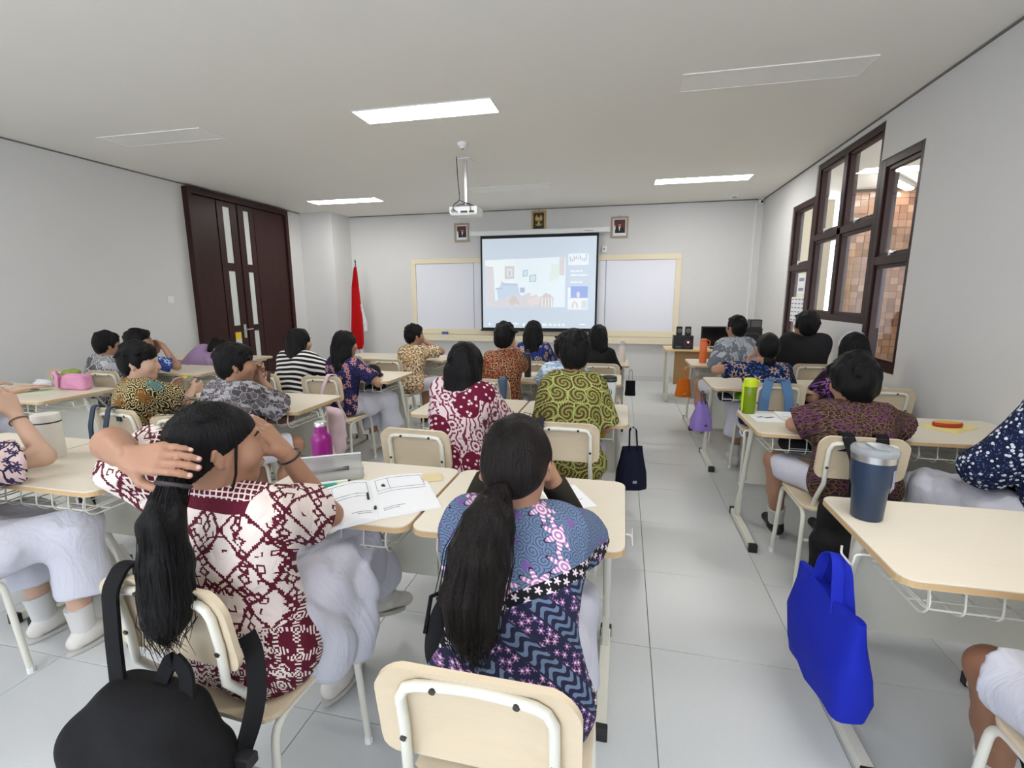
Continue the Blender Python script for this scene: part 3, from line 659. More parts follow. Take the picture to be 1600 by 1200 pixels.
# ================================================================== IMPLICIT SURFACES (soft bodies, cloth, hair)
def V(*a): return np.array(a, np.float64)
def nrm(v): v = np.asarray(v, float); return v/max(np.linalg.norm(v), 1e-9)
def rc(a, b, r1, r2, k=.02): return ('rc', np.asarray(a, float), np.asarray(b, float), r1, r2, k)        # tapered capsule
def cc(a, b, r1, r2, k=.02): return ('cc', np.asarray(a, float), np.asarray(b, float), r1, r2, k)        # tapered tube with flat ends
def el(c, rad, R=None, k=.02): return ('el', np.asarray(c, float), np.asarray(rad, float), np.eye(3) if R is None else np.asarray(R, float), None, k)
def bx(c, half, R=None, r=.02, k=.02): return ('bx', np.asarray(c, float), np.asarray(half, float), np.eye(3) if R is None else np.asarray(R, float), r, k)   # rounded box
def rotz(a): c, s = math.cos(a), math.sin(a); return np.array([[c, s, 0], [-s, c, 0], [0, 0, 1]])
def ev(p, X, Y, Z):
    t = p[0]
    if t == 'bx':
        d = [X-p[1][0], Y-p[1][1], Z-p[1][2]]; R = p[3]; q = [np.abs(d[0]*R[i][0]+d[1]*R[i][1]+d[2]*R[i][2])-(p[2][i]-p[4]) for i in range(3)]
        return np.sqrt(np.maximum(q[0], 0)**2+np.maximum(q[1], 0)**2+np.maximum(q[2], 0)**2)+np.minimum(np.maximum(np.maximum(q[0], q[1]), q[2]), 0)-p[4]
    if t == 'el':
        d = [X-p[1][0], Y-p[1][1], Z-p[1][2]]; R = p[3]; r = p[2]
        q = [(d[0]*R[i][0]+d[1]*R[i][1]+d[2]*R[i][2])/r[i] for i in range(3)]
        l = np.sqrt(q[0]**2+q[1]**2+q[2]**2); return (l-1)*min(r)*.5+(l-1)*l/np.sqrt((q[0]/r[0])**2+(q[1]/r[1])**2+(q[2]/r[2])**2+1e-9)*.5
    a, b, r1, r2 = p[1:5]; ba = b-a; L2 = ba@ba+1e-12
    dx, dy, dz = X-a[0], Y-a[1], Z-a[2]
    s = (dx*ba[0]+dy*ba[1]+dz*ba[2])/L2; h = np.clip(s, 0, 1)
    if t == 'rc': return np.sqrt((dx-ba[0]*h)**2+(dy-ba[1]*h)**2+(dz-ba[2]*h)**2)-(r1+(r2-r1)*h)
    rad = np.sqrt((dx-ba[0]*s)**2+(dy-ba[1]*s)**2+(dz-ba[2]*s)**2)-(r1+(r2-r1)*h)
    return np.maximum(rad, (np.abs(s-.5)-.5)*math.sqrt(L2))
def bounds(p, m):
    if p[0] in ('el', 'bx'):
        e = np.sqrt(((p[3].T*p[2])**2).sum(1)); return p[1]-e-m, p[1]+e+m
    r = max(p[3], p[4]); return np.minimum(p[1], p[2])-r-m, np.maximum(p[1], p[2])+r+m
def grid(prims, h, disp=None, cuts=(), pad=None):
    ks = max(p[5] for p in prims); m = max(ks*.6, 2.5*h)
    B = [bounds(p, m) for p in prims]; lo = np.min([b[0] for b in B], 0)-h*2; hi = np.max([b[1] for b in B], 0)+h*2
    n = np.ceil((hi-lo)/h).astype(int)+1
    ax = [(lo[i]+h*np.arange(n[i])).astype(np.float32) for i in range(3)]
    F = np.full(n, .08, np.float32)
    for p, b in zip(prims, B):
        i0 = np.maximum(((b[0]-lo)/h).astype(int), 0); i1 = np.minimum(((b[1]-lo)/h).astype(int)+2, n)
        sl = tuple(slice(i0[i], i1[i]) for i in range(3))
        d = ev(p, ax[0][sl[0]][:, None, None], ax[1][sl[1]][None, :, None], ax[2][sl[2]][None, None, :])
        k = p[5]; A = F[sl]; hh = np.clip(.5+.5*(d-A)/k, 0, 1); F[sl] = d*(1-hh)+A*hh-k*hh*(1-hh)
    X, Y, Z = ax[0][:, None, None], ax[1][None, :, None], ax[2][None, None, :]
    if disp is not None: F = F+disp(X, Y, Z)
    for c in cuts: F = np.maximum(F, c(X, Y, Z))
    F[0] = F[-1] = .08; F[:, 0] = F[:, -1] = .08; F[:, :, 0] = F[:, :, -1] = .08
    return F, lo, h
CORN = [(i, j, k) for i in (0, 1) for j in (0, 1) for k in (0, 1)]
EDG = [(a, b) for a in range(8) for b in range(a+1, 8) if sum(abs(CORN[a][i]-CORN[b][i]) for i in range(3)) == 1]
def nets(F, lo, h):
    s = F < 0; n = np.array(F.shape)
    c = np.zeros(n-1, np.int8)
    for i, j, k in CORN: c += s[i:n[0]-1+i, j:n[1]-1+j, k:n[2]-1+k]
    act = (c > 0) & (c < 8); I = np.argwhere(act); N = len(I)
    idx = np.full(n-1, -1, np.int32); idx[act] = np.arange(N)
    val = np.stack([F[I[:, 0]+a, I[:, 1]+b, I[:, 2]+d] for a, b, d in CORN], 1)
    P = np.zeros((N, 3)); cnt = np.zeros(N); CA = np.array(CORN, float)
    for a, b in EDG:
        m = (val[:, a] < 0) != (val[:, b] < 0); va, vb = val[m, a], val[m, b]
        t = (va/(va-vb))[:, None]; P[m] += CA[a]*(1-t)+CA[b]*t; cnt[m] += 1
    P = lo+(I+P/cnt[:, None])*h
    Q = []
    for ax in range(3):
        sl0 = [slice(1, -1)]*3; sl1 = [slice(1, -1)]*3; sl0[ax] = slice(0, -1); sl1[ax] = slice(1, None)
        a, b = s[tuple(sl0)], s[tuple(sl1)]; ch = np.argwhere(a != b); flip = a[a != b]
        off = np.array([1, 1, 1]); off[ax] = 0; g = ch+off      # edge start point in grid indices
        u, v = (ax+1) % 3, (ax+2) % 3; e = np.eye(3, dtype=int)
        q = [g-e[u]-e[v], g-e[v], g, g-e[u]]
        q = np.stack([idx[w_[:, 0], w_[:, 1], w_[:, 2]] for w_ in q], 1)
        q[~flip] = q[~flip][:, ::-1]; Q.append(q)
    return P, np.concatenate(Q)
def to_mesh(name, parts):
    vs = []; qs = []; o = 0
    for P, Q in parts: vs.append(P); qs.append(Q+o); o += len(P)
    P = np.concatenate(vs); Q = np.concatenate(qs); Q = Q[(Q >= 0).all(1)]
    me = bpy.data.meshes.new(name); me.vertices.add(len(P)); me.vertices.foreach_set('co', P.astype(np.float32).ravel())
    me.loops.add(len(Q)*4); me.loops.foreach_set('vertex_index', Q.astype(np.int32).ravel())
    me.polygons.add(len(Q)); me.polygons.foreach_set('loop_start', np.arange(0, len(Q)*4, 4, dtype=np.int32))
    me.polygons.foreach_set('use_smooth', np.ones(len(Q), bool)); me.update(calc_edges=True); return me
def soft(name, prims, h, mat, parent, disp=None, cuts=(), more=()):
    return link(name, to_mesh(name, [nets(*grid(prims, h, disp, cuts))]+list(more)), mat, parent)
def wav(seed, n=5, freq=30, amp=.004, squash=(1, 1, 1)):
    """smooth wrinkles: a sum of warped sine waves"""
    g = np.random.default_rng(seed); W = [(g.normal(size=3)*np.array(squash), g.uniform(0, 6.28), g.uniform(.6, 1.4)) for _ in range(n)]
    def f(X, Y, Z):
        s = 0; wp = .4*np.sin(7*X+9*Z+seed)+.4*np.sin(8*Y+6*Z)
        for d, ph, k in W:
            d = d/np.linalg.norm(d)*freq*k; s = s+np.sin(X*d[0]+Y*d[1]+Z*d[2]+ph+wp*2)
        return (s*amp/n**.5).astype(np.float32)
    return f
# ================================================================== CLOTH PATTERNS
def uv(t, sc=1.):
    x, y, z = t.xyz(t.obj()); u = t.add(x, t.mul(y, .6)); v = t.add(z, t.mul(y, .6))
    return u, v, t.n('ShaderNodeCombineXYZ', X=u, Y=v, Z=0).outputs[0], (x, y, z)
def vor(t, vec, scale, feat='F1', rnd=1., met='EUCLIDEAN'):
    return t.n('ShaderNodeTexVoronoi', {'voronoi_dimensions': '2D', 'feature': feat, 'distance': met} if feat != 'DISTANCE_TO_EDGE' else {'voronoi_dimensions': '2D', 'feature': feat}, Vector=vec, Scale=scale, Randomness=rnd)
def polar(t, vec, scale, rnd=.8):
    vn = vor(t, vec, scale, rnd=rnd); d = t.n('ShaderNodeVectorMath', {'operation': 'SUBTRACT'}); t.put(d.inputs[0], vec); t.put(d.inputs[1], vn.outputs['Position'])
    x, y, _ = t.xyz(d.outputs[0]); th = t.math('ARCTAN2', y, x); return t.mul(vn.outputs['Distance'], 1.), th, t.xyz(vn.outputs['Color'])[0]
def flower(t, vec, scale, petals=6, R=.35, rnd=.8):
    r, th, c = polar(t, vec, scale, rnd); e = t.add(.68, t.mul(t.math('COSINE', t.mul(th, petals)), .32)); return t.lt(r, t.mul(e, R)), r, c
def warp(t, vec, amt, scale):
    n_ = t.n('ShaderNodeTexNoise', Scale=scale, Detail=2); t.put(n_.inputs['Vector'], vec)
    s = t.n('ShaderNodeVectorMath', {'operation': 'MULTIPLY_ADD'}); t.put(s.inputs[0], n_.outputs['Color']); s.inputs[1].default_value = (amt,)*3; t.put(s.inputs[2], vec); return s.outputs[0]
def cloth_done(t, col, rough=.8):
    wr = t.n('ShaderNodeTexNoise', Scale=11, Detail=3, Distortion=1.6, Vector=t.obj()).outputs[0]; t.bump(t.add(t.mul(wr, 5), t.mul(t.noise(t.obj(), 350, 2), .25)), .35, .008); return t.done(col, rough, Specular_IOR_Level=.25)
def batik(name, kind, cols, scale=22):
    """kinds: floral, swirl, leaf, spiral, dots, stripe, cloud, ikat, parang, big"""
    t = NT(name); u, v, vec, xyz_ = uv(t); C = [srgb(*c) for c in cols]
    if kind == 'floral':       # blossoms over a speckled, veined ground
        wv = warp(t, vec, .03, 12); m2, _, _ = flower(t, wv, scale*1.9, 5, .42); m1, r, c = flower(t, wv, scale*.62, 7, .5)
        col = t.mix(m2, C[0], C[1]); e = vor(t, wv, scale*1.3, 'DISTANCE_TO_EDGE'); col = t.mix(t.lt(e.outputs[0], .05), col, C[2])
        col = t.mix(t.mul(m1, t.gt(c, .35)), col, C[3]); col = t.mix(t.mul(m1, t.lt(r, .13)), col, C[0])
    elif kind == 'swirl':      # fern spirals
        wv = warp(t, vec, .012, 10); r, th, c = polar(t, wv, scale*.42, .55)
        sp = t.sin(t.add(t.mul(th, 2), t.mul(r, 26))); teeth = t.sin(t.add(t.mul(th, 24), t.mul(r, 18)))
        col = t.ramp(t.add(t.mul(t.add(sp, t.mul(teeth, .75)), .28), .5), [(0, C[2]), (.36, C[1]), (.5, C[0]), (.78, C[3])], True)
        e = vor(t, wv, scale*.42, 'DISTANCE_TO_EDGE', .55); col = t.mix(t.lt(e.outputs[0], .035), col, C[3])
    elif kind == 'leaf':       # overlapping pale and dark leaves with veins
        wv = warp(t, warp(t, vec, .05, 9), .02, 40); r, th, c = polar(t, wv, scale, 1); m1, r1, c1 = flower(t, wv, scale*.8, 2, .62, 1)
        veins = t.gt(t.sin(t.add(t.mul(r, 40), t.mul(th, 3))), .35); col = t.mix(t.gt(c, .5), C[0], C[1]); col = t.mix(veins, col, C[2])
        col = t.mix(t.mul(m1, t.gt(c1, .45)), col, t.mix(t.gt(t.sin(t.mul(r1, 46)), .3), C[3], C[0])); e = vor(t, wv, scale, 'DISTANCE_TO_EDGE'); col = t.mix(t.lt(e.outputs[0], .03), col, C[3])
    elif kind == 'spiral':     # light curls on dark, with a few big blossoms
        wv = warp(t, vec, .05, 16); r, th, c = polar(t, wv, scale*1.1, .9); curl = t.gt(t.sin(t.add(th, t.mul(r, 19))), .35)
        col = t.mix(curl, C[0], C[1]); m1, r1, c1 = flower(t, wv, scale*.3, 9, .36); col = t.mix(t.mul(m1, t.gt(c1, .5)), col, C[2]); m1, r1, c1 = flower(t, t.n('ShaderNodeVectorMath', {'operation': 'ADD'}, **{}).outputs[0] if False else wv, scale*.3, 9, .36)
        col = t.mix(t.mul(m1, t.lt(c1, .4)), col, C[3])
    elif kind == 'dots':
        a = t.n('ShaderNodeTexVoronoi', Vector=t.obj(), Scale=scale); b = t.n('ShaderNodeTexVoronoi', Vector=t.obj(), Scale=scale*2.1); col = t.mix(t.lt(b.outputs[0], .28), C[0], C[1])
        col = t.mix(t.lt(a.outputs[0], .32), col, C[2])
    elif kind == 'stripe':
        f = t.math('FRACT', t.mul(t.add(v, t.mul(t.noise(vec, 3, 2), .03)), scale)); col = t.mix(t.gt(f, .55), C[0], C[1])
    elif kind == 'cloud':
        n1 = t.noise(t.n('ShaderNodeMapping', Vector=vec, Scale=(1, .5, 1)).outputs[0], scale*.6, 6, .7); col = t.ramp(n1, [(0, C[0]), (.46, C[1]), (.5, C[2]), (.6, C[1])], True)
    elif kind == 'big':        # large maroon shapes, line-drawn blossoms and waving lines
        wv = warp(t, vec, .05, 6); ln = t.gt(t.sin(t.add(t.mul(u, 170), t.mul(t.noise(vec, 7, 2), 26))), .55); col = t.mix(ln, C[0], C[1])
        m1, r, c = flower(t, wv, 8.5, 8, .62); ring = t.gt(t.sin(t.mul(r, 30)), .2); col = t.mix(m1, col, t.mix(ring, C[0], C[1]))
        blob = vor(t, wv, 4.2, rnd=.9); bm_ = t.lt(blob.outputs['Distance'], .33); dt = vor(t, vec, 26); col = t.mix(bm_, col, t.mix(t.lt(dt.outputs[0], .2), C[2], C[0]))
    elif kind == 'ikat':       # cream ground, stepped maroon lattice with beaded chains and small squares; dark bands with cream figures at collar, cuffs, hem
        q_ = lambda s_, k: t.mul(t.math('FLOOR', t.mul(s_, k)), 1/k)
        uu = q_(t.add(u, t.mul(t.add(t.noise(vec, 9, 1), -.5), .05)), 230.); vv = q_(t.add(v, t.mul(t.add(t.noise(vec, 8, 1), -.5), .05)), 230.)
        def line(s_, k, wd): return t.lt(t.math('ABSOLUTE', t.add(t.math('FRACT', t.mul(s_, k)), -.5)), wd)
        dia = t.mx(line(t.add(uu, t.mul(vv, .8)), 9.5, .045), line(t.add(uu, t.mul(vv, -.8)), 9.5, .045))
        cx = t.math('ABSOLUTE', t.add(t.math('FRACT', t.mul(uu, 10.5)), -.5)); bead = t.mul(t.add(t.sin(t.mul(vv, 190)), 1), .06)
        chain = t.mul(t.lt(cx, t.add(bead, .03)), t.gt(cx, t.mul(t.add(bead, -.05), .9)))
        cy = t.math('ABSOLUTE', t.add(t.math('FRACT', t.mul(vv, 6.5)), -.5)); bead2 = t.mul(t.add(t.sin(t.mul(uu, 190)), 1), .045); chain2 = t.mul(t.lt(cy, t.add(bead2, .02)), t.gt(cy, t.mul(t.add(bead2, -.04), .9)))
        vv2 = t.n('ShaderNodeCombineXYZ', X=uu, Y=vv, Z=0).outputs[0]; q = vor(t, vv2, 25, 'F1', .25, 'CHEBYCHEV').outputs['Distance']; box = t.mul(t.mul(t.gt(q, .15), t.lt(q, .25)), t.gt(t.noise(vec, 15, 1), .5))
        ins = t.mx(t.mx(dia, chain), t.mx(t.mul(chain2, t.gt(t.noise(vec, 5, 1), .47)), box))
        m2, r2_, c2 = flower(t, vv2, 19, 4, .6, .4); ring = t.gt(t.sin(t.mul(r2_, 38)), -.1); zig = t.gt(t.sin(t.add(t.mul(vv, 330), t.mul(t.sin(t.mul(uu, 140)), 3))), .35)
        fig = t.mx(t.mul(m2, ring), t.mul(zig, t.gt(c2, .5)))
        band = t.mul(t.lt(t.add(xyz_[2], t.mul(t.add(t.noise(vec, 7, 1), -.5), .1)), .655), 1); coll = t.mul(t.gt(xyz_[2], .965), t.lt(t.math('ABSOLUTE', xyz_[0]), .12)); cuff = t.mul(t.gt(xyz_[0], .225), t.lt(xyz_[0], .25))
        light = t.mix(ins, C[0], C[1]); dark = t.mix(fig, C[1], C[0]); lat = t.lt(vor(t, vec, 62, 'DISTANCE_TO_EDGE', .2).outputs[0], .14)
        col = t.mix(band, light, dark); col = t.mix(coll, col, t.mix(t.mul(lat, t.gt(xyz_[2], .99)), C[1], C[0])); col = t.mix(cuff, col, C[1])
    elif kind == 'parang':     # slate swirls, diagonal blossom bands and a black ribbon with white flowers
        x, y, z = xyz_
        d = t.add(t.mul(u, -.62), v); w_ = warp(t, vec, .03, 9)
        r, th, c = polar(t, w_, 34, .9); swirl = t.gt(t.sin(t.add(th, t.mul(r, 24))), .45); slate = t.mix(swirl, C[0], C[1])
        bnd = t.math('FRACT', t.mul(t.add(t.add(t.mul(u, .7), v), t.mul(t.noise(vec, 5, 1), .02)), 7.5))
        sw = t.gt(t.sin(t.add(t.mul(d, 210), t.mul(t.sin(t.mul(t.add(u, v), 95)), 2.2))), .1); para = t.mix(sw, C[2], C[0])
        fl_, r3, c3 = flower(t, w_, 46, 6, .46, .8); blos = t.mix(fl_, C[2], t.mix(c3, C[3], C[4])); blos = t.mix(t.mul(fl_, t.lt(r3, .14)), blos, C[5])
        low = t.mix(t.gt(bnd, .52), para, blos); low = t.mix(t.mx(t.lt(bnd, .05), t.mul(t.gt(bnd, .5), t.lt(bnd, .54))), low, C[2])
        bigf, r4, c4 = flower(t, w_, 12, 7, .5, .9); outl, _, _ = flower(t, w_, 12, 7, .57, .9); keep = t.gt(c4, .45); ve = t.gt(t.sin(t.mul(r4, 52)), .1)
        up_ = t.mix(t.mul(outl, keep), slate, C[2]); up_ = t.mix(t.mul(bigf, keep), up_, t.mix(ve, C[3], C[5])); leafm, r5, c6 = flower(t, w_, 30, 3, .5, .9); up_ = t.mix(t.mul(t.mul(leafm, t.gt(c6, .72)), t.math('SUBTRACT', 1, t.mul(outl, keep))), up_, C[4])
        s = t.add(d, t.mul(t.math('ABSOLUTE', u), .15)); S0 = .775
        rib = t.mul(t.gt(s, S0), t.lt(s, S0+.034)); fr_, _, c5 = flower(t, vec, 38, 5, .4, .2); ribc = t.mix(fr_, C[6], C[5])
        col = t.mix(t.gt(s, S0), low, up_); col = t.mix(rib, col, ribc)
        rib2 = t.mul(t.mul(t.gt(u, .2), t.lt(u, .228)), t.lt(s, S0)); col = t.mix(rib2, col, ribc)
    return cloth_done(t, col)
def skin_mat(i, rgb):
    t = NT('skin'); f = t.noise(t.obj(), 25, 3); c = srgb(*rgb)
    return t.done(t.mix(f, tuple(v*.93 for v in c), tuple(v*1.06 for v in c)), .48, Subsurface_Weight=.08, Subsurface_Radius=(.01, .004, .002))
SKIN = [skin_mat(0, (190, 148, 124)), skin_mat(1, (170, 126, 100)), skin_mat(2, (200, 162, 138)), skin_mat(3, (146, 102, 76))]
def hair_mat(name, c0, c1):
    t = NT(name); m_ = t.n('ShaderNodeMapping', Vector=t.obj(), Scale=(170, 170, 9)).outputs[0]; f = t.noise(m_, 1, 3, .6)
    t.bump(f, .9, .008); return t.done(t.mix(f, c0, c1), t.math('MULTIPLY_ADD', f, .22, .32), Specular_IOR_Level=.14)
HAIR = hair_mat('black_hair', (.003, .003, .0034), (.011, .010, .010)); HAIRB = hair_mat('dark_brown_hair', (.004, .0034, .003), (.018, .014, .012))
def skirt_mat():
    t = NT('white_skirt'); mp = t.n('ShaderNodeMapping', Vector=t.obj(), Scale=(1, 1, .45)).outputs[0]; wr = t.n('ShaderNodeTexNoise', Scale=13, Detail=3, Distortion=1.3, Vector=mp).outputs[0]
    t.bump(wr, .4, .02); return t.done(t.mix(wr, srgb(200, 200, 211), srgb(208, 208, 218)), .8, Specular_IOR_Level=.2)
M_SKIRT_W = skirt_mat(); M_SHOE_W = plain('white_shoe', srgb(216, 212, 204), .6); M_SHOE_B = plain('black_shoe', (.012, .012, .013), .6); M_SOLE = plain('shoe_sole', srgb(196, 192, 184), .7); M_SOCK = fabric('sock', srgb(208, 206, 202)); M_EYE = plain('dark_eye', (.012, .008, .006), .2); M_EYEW = plain('eye_white', (.75, .73, .7), .3); M_NAIL = plain('fingernail', srgb(214, 172, 160), .35); M_LIP = plain('lip', srgb(168, 98, 88), .5)
# ================================================================== PEOPLE
NAILS = []
def hand(w_, d, n, s, curl=.5, sc=1., spread=.0, thumb=1.):
    """wrist, direction, palm normal, thumb side -> capsules for palm, four fingers of three bones, thumb of two"""
    d = nrm(d); n = nrm(n-d*(n@d)); s = nrm(s-d*(s@d)-n*(s@n)); P = []
    kn = .082*sc
    for i, (o, ln, rr) in enumerate(((.029, .070, .0090), (.0095, .078, .0094), (-.010, .072, .0090), (-.0285, .056, .0079))):
        a = w_+s*o*.55*sc+d*.004; k = w_+d*(kn-(.008 if i == 3 else .003 if i == 0 else 0)*sc)+s*o*sc-n*.004
        P.append(rc(a, k, .0135*sc, .0108*sc, .014))
        c = curl if np.isscalar(curl) else curl[i]; ang = c*.5; q = k; sd = nrm(d+s*o*spread*20)
        for f, rm in ((.45, 1), (.31, .93), (.24, .86)):
            dr = sd*math.cos(ang)+n*math.sin(ang); e = q+dr*ln*f*sc; P.append(rc(q, e, rr*rm*sc, rr*rm*.93*sc, .0035)); q = e; lastn = -n*math.cos(ang)+sd*math.sin(ang); ang += c*.75
        NAILS.append((q, dr, lastn, rr*.8*sc))
    a = w_+d*.018*sc+s*.02*sc; b = a+nrm(d*.62+s*.72*thumb+n*.35)*.042*sc; c = b+nrm(d*.92+s*.25*thumb+n*.25)*.03*sc; e = c+nrm(d*.95+s*.05+n*.3)*.024*sc
    P += [rc(a, b, .0135*sc, .0105*sc, .012), rc(b, c, .0098*sc, .009*sc, .004), rc(c, e, .009*sc, .0075*sc, .004)]
    return P
def ik(S, W, pole, l1=.265, l2=.235):
    S, W, pole = map(lambda q: np.asarray(q, float), (S, W, pole)); d = W-S; L = np.linalg.norm(d)
    if L > .99*(l1+l2): k = L/(.99*(l1+l2)); l1 *= k; l2 *= k
    a = (l1*l1-l2*l2+L*L)/(2*L); hgt = math.sqrt(max(l1*l1-a*a, 1e-6)); u_ = d/L; p = pole-S; p = p-u_*(p@u_); return S+u_*a+nrm(p)*hgt
def strands(q, ww, H, hR, Fd, U, hm, o, n, seed):
    """separate locks lying over long hair, ending at uneven lengths"""
    b = MB(); g = np.random.default_rng(seed)
    for _ in range(n):
        s = g.uniform(-1, 1); c = math.sqrt(max(0, 1-s*s)); j = g.normal(size=3)*.004; k = g.uniform(.98, 1.06)
        pl = [H(.09*s*k*.55, -.07*c*k-.012, .098*k), H(.092*s*k, -.1*c*k-.01, .03), H(.1*s*k, -.108*c*k*.9-.012, -.04)]
        for i in range(1, len(q)):
            r0 = max(.05-.007*i, .022); pl.append(q[i]+hR*s*(ww*(1-.12*i)+r0)*k-Fd*c*r0*k+j*i)
        pl.append(pl[-1]+U*-g.uniform(.02, .06)+j*1.5)
        b.tube([tuple(p) for p in pl], [.0016]*(len(pl)-1)+[.0005], 3)
    tag(b.build('loose_strands', hm, o), kind='stuff')
PEOPLE = []; PINFO = []
def person(label, hip, yaw=0, top=1.22, lean=8, sway=0, twist=0, hy=0, hp=0, hroll=0, arms=None, hair='short', hairm=None, shirt=None, sleeve=.8, loose=0, bottom='skirt', skin=0, near=0, legs=None, hands=None, vol=0., glasses=False, tail=None, feet=None, bm=None, wide=.9, longhair=None, sleevem=None, tors=None, shoes=None, curl=None, hemz=None, hdir=None, under=None, flap=()):
    yaw, lean, sway, twist, hy, hp, hroll = (math.radians(a) for a in (yaw, lean, sway, twist, hy, hp, hroll))
    hb = (.014, .011, .0075)[near]; hc_ = (.014, .0105, .0065)[near]; hf = (.0075, .0065, .005)[near]; hh_ = (.006, .0045, .003)[near]
    org = V(hip[0], hip[1], 0); o = empty('person', tuple(org)); tag(o, label, 'person', 'seated pupils'); PEOPLE.append(o)
    R = V(math.cos(yaw), math.sin(yaw), 0); Fd = V(-math.sin(yaw), math.cos(yaw), 0); U = V(0, 0, 1)
    L = lambda x, y, z: R*x+Fd*y+U*z
    PZ = .535; pel = L(0, 0, PZ)
    td = nrm(Fd*math.sin(lean)+R*math.sin(sway)+U*math.cos(lean)); T = max(.3, (top-PZ-.25)/max(.35, td[2]*1.0))
    if tors: T = tors
    R2 = nrm(R*math.cos(twist)+Fd*math.sin(twist)); R2 = nrm(R2-td*(R2@td)); F2 = np.cross(td, R2)*1.; F2 = nrm(np.cross(U, R2)) if abs(td[2]) > .3 else Fd
    waist = pel+td*T*.35; chest = pel+td*T*.68; sh = pel+td*(T-.045); nb = pel+td*(T-.01)
    hyaw = yaw+twist*.5+hy; hF = V(-math.sin(hyaw)*math.cos(hp), math.cos(hyaw)*math.cos(hp), math.sin(hp)); hR = V(math.cos(hyaw), math.sin(hyaw), 0); hU = np.cross(hR, hF)
    hR, hU = hR*math.cos(hroll)+hU*math.sin(hroll), hU*math.cos(hroll)-hR*math.sin(hroll)
    hdv = nrm(td+U*.9+hF*.18) if hdir is None else nrm(np.asarray(hdir)); hc = nb+hdv*.128
    HM = np.stack([hR, hF, hU]); H = lambda x, y, z: hc+hR*x+hF*y+hU*z
    shl = [sh-R2*.142*wide, sh+R2*.142*wide]
    if arms is None: arms = [None, None]
    A = []
    for i, sg in enumerate((-1, 1)):
        a = arms[i]
        if a is None: a = (L(sg*.24, .14, .74), L(sg*.08, .38, .79))
        elif a == 'lap': a = (L(sg*.3, .0, .62), L(sg*.06, .24, .64))
        elif a == 'side': a = (L(sg*.26, .22, .72), L(sg*.17, .42, .785))
        else: a = (np.asarray(a[0])-org, np.asarray(a[1])-org)
        fixed = arms[i] is not None and not isinstance(arms[i], str) and len(arms[i]) > 2
        A.append((a[0] if fixed else ik(shl[i], a[1], a[0]), a[1]))
    if legs is None: legs = [(L(-.105, .40, .53), L(-.11, .36, .09)), (L(.105, .40, .53), L(.11, .40, .09))]
    else: legs = [tuple(np.asarray(q)-org for q in lg) for lg in legs]
    hips = [pel-R*.085, pel+R*.085]
    # ---- body: one continuous skin
    P = []; w2 = wide
    def wide2(c, x, r, k): return [rc(c-R2*x*w2, c+R2*x*w2, r, r, k)]
    P += [rc(hips[0], hips[1], .1, .1, .05)]+wide2(waist, .045, .088, .07)+wide2(chest, .065, .092, .07)+wide2(sh, .125, .05, .07)
    P += [rc(sh+td*.01, hc-hU*.04-hF*.01, .055, .047, .03)]
    for i in (0, 1):
        e, w_ = A[i]; P += [rc(shl[i], e, .043, .036, .03), rc(e, w_, .036, .025, .02)]
        kn, an = legs[i]; P += [rc(hips[i], kn, .076, .056, .04), rc(kn, kn*.55+an*.45+L(0, -.015, 0), .053, .05, .03), rc(kn*.55+an*.45+L(0, -.015, 0), an, .05, .033, .03)]
    parts = [nets(*grid(P, hb))]
    # head
    hd = [el(H(0, -.012, .022), (.076, .094, .096), HM, .02), el(H(0, .012, -.035), (.062, .076, .082), HM, .04), rc(H(0, .05, -.085), H(0, .062, -.088), .022, .018, .04),
          rc(H(0, .094, .012), H(0, .106, -.028), .008, .0125, .012), rc(H(-.02, .086, .028), H(.02, .086, .028), .011, .011, .02), rc(H(-.014, .09, -.056), H(.014, .09, -.056), .009, .009, .012), rc(H(-.04, .06, -.022), H(.04, .06, -.022), .026, .026, .03),
          rc(sh+td*.02, hc-hU*.045-hF*.012, .056, .048, .03)]
    for sg in (-1, 1): hd += [el(H(sg*.079, -.012, -.006), (.005, .013, .024), HM, .005), rc(H(sg*.082, -.02, .016), H(sg*.085, -.026, -.004), .005, .005, .004), rc(H(sg*.079, -.008, -.03), H(sg*.081, -.012, -.024), .006, .007, .004)]
    parts.append(nets(*grid(hd, hf)))
    # hands
    if hands is None: hands = [None, None]
    for i, sg in enumerate((-1, 1)):
        e, w_ = A[i]; hs = hands[i]
        if hs == 'none': continue
        if hs is None: dr = nrm(nrm(w_-e)+Fd*.3); n = -U if dr[2] < .5 else Fd; s = -R*sg
        else: dr, n, s = (np.asarray(q, float) for q in hs[:3])
        cu_ = .45 if curl is None else curl[i]
        NAILS.clear(); hp_ = hand(w_, dr, n, s, cu_)
        if near == 2:
            for q, dd, nn, rr_ in NAILS:
                sx = np.cross(dd, nn); c = q+nn*rr_*.78-dd*.001
                MB().loft([[tuple(c+dd*(.0055*math.cos(a))*k+sx*(rr_*.72*math.sin(a))*k+nn*z) for a in np.linspace(0, 2*PI, 11)[:-1]] for z, k in ((-.001, 1), (.001, .95), (.0018, .6))]).build('fingernail', M_NAIL, o, smooth=True)
        parts.append(nets(*grid([rc(w_+(e-w_)*.22, w_+nrm(dr)*.01, .0275, .022, .01)]+hp_, hh_)))
    link('body', to_mesh('body', parts), SKIN[skin], o)
    # face details
    for sg in (-1, 1):
        b = MB(); c = H(sg*.031, .079, .006); b.lathe([(.0, -.0075), (.006, -.005), (.0085, 0), (.006, .005), (.0, .0075)], 10)
        e = b.build('eye', M_EYE, o, tuple(c), smooth=True)
        MB().tube([H(sg*.014, .0885, .03), H(sg*.032, .088, .035), H(sg*.05, .077, .03)], [.003, .0036, .0022], 5).build('eyebrow', M_EYE, o)
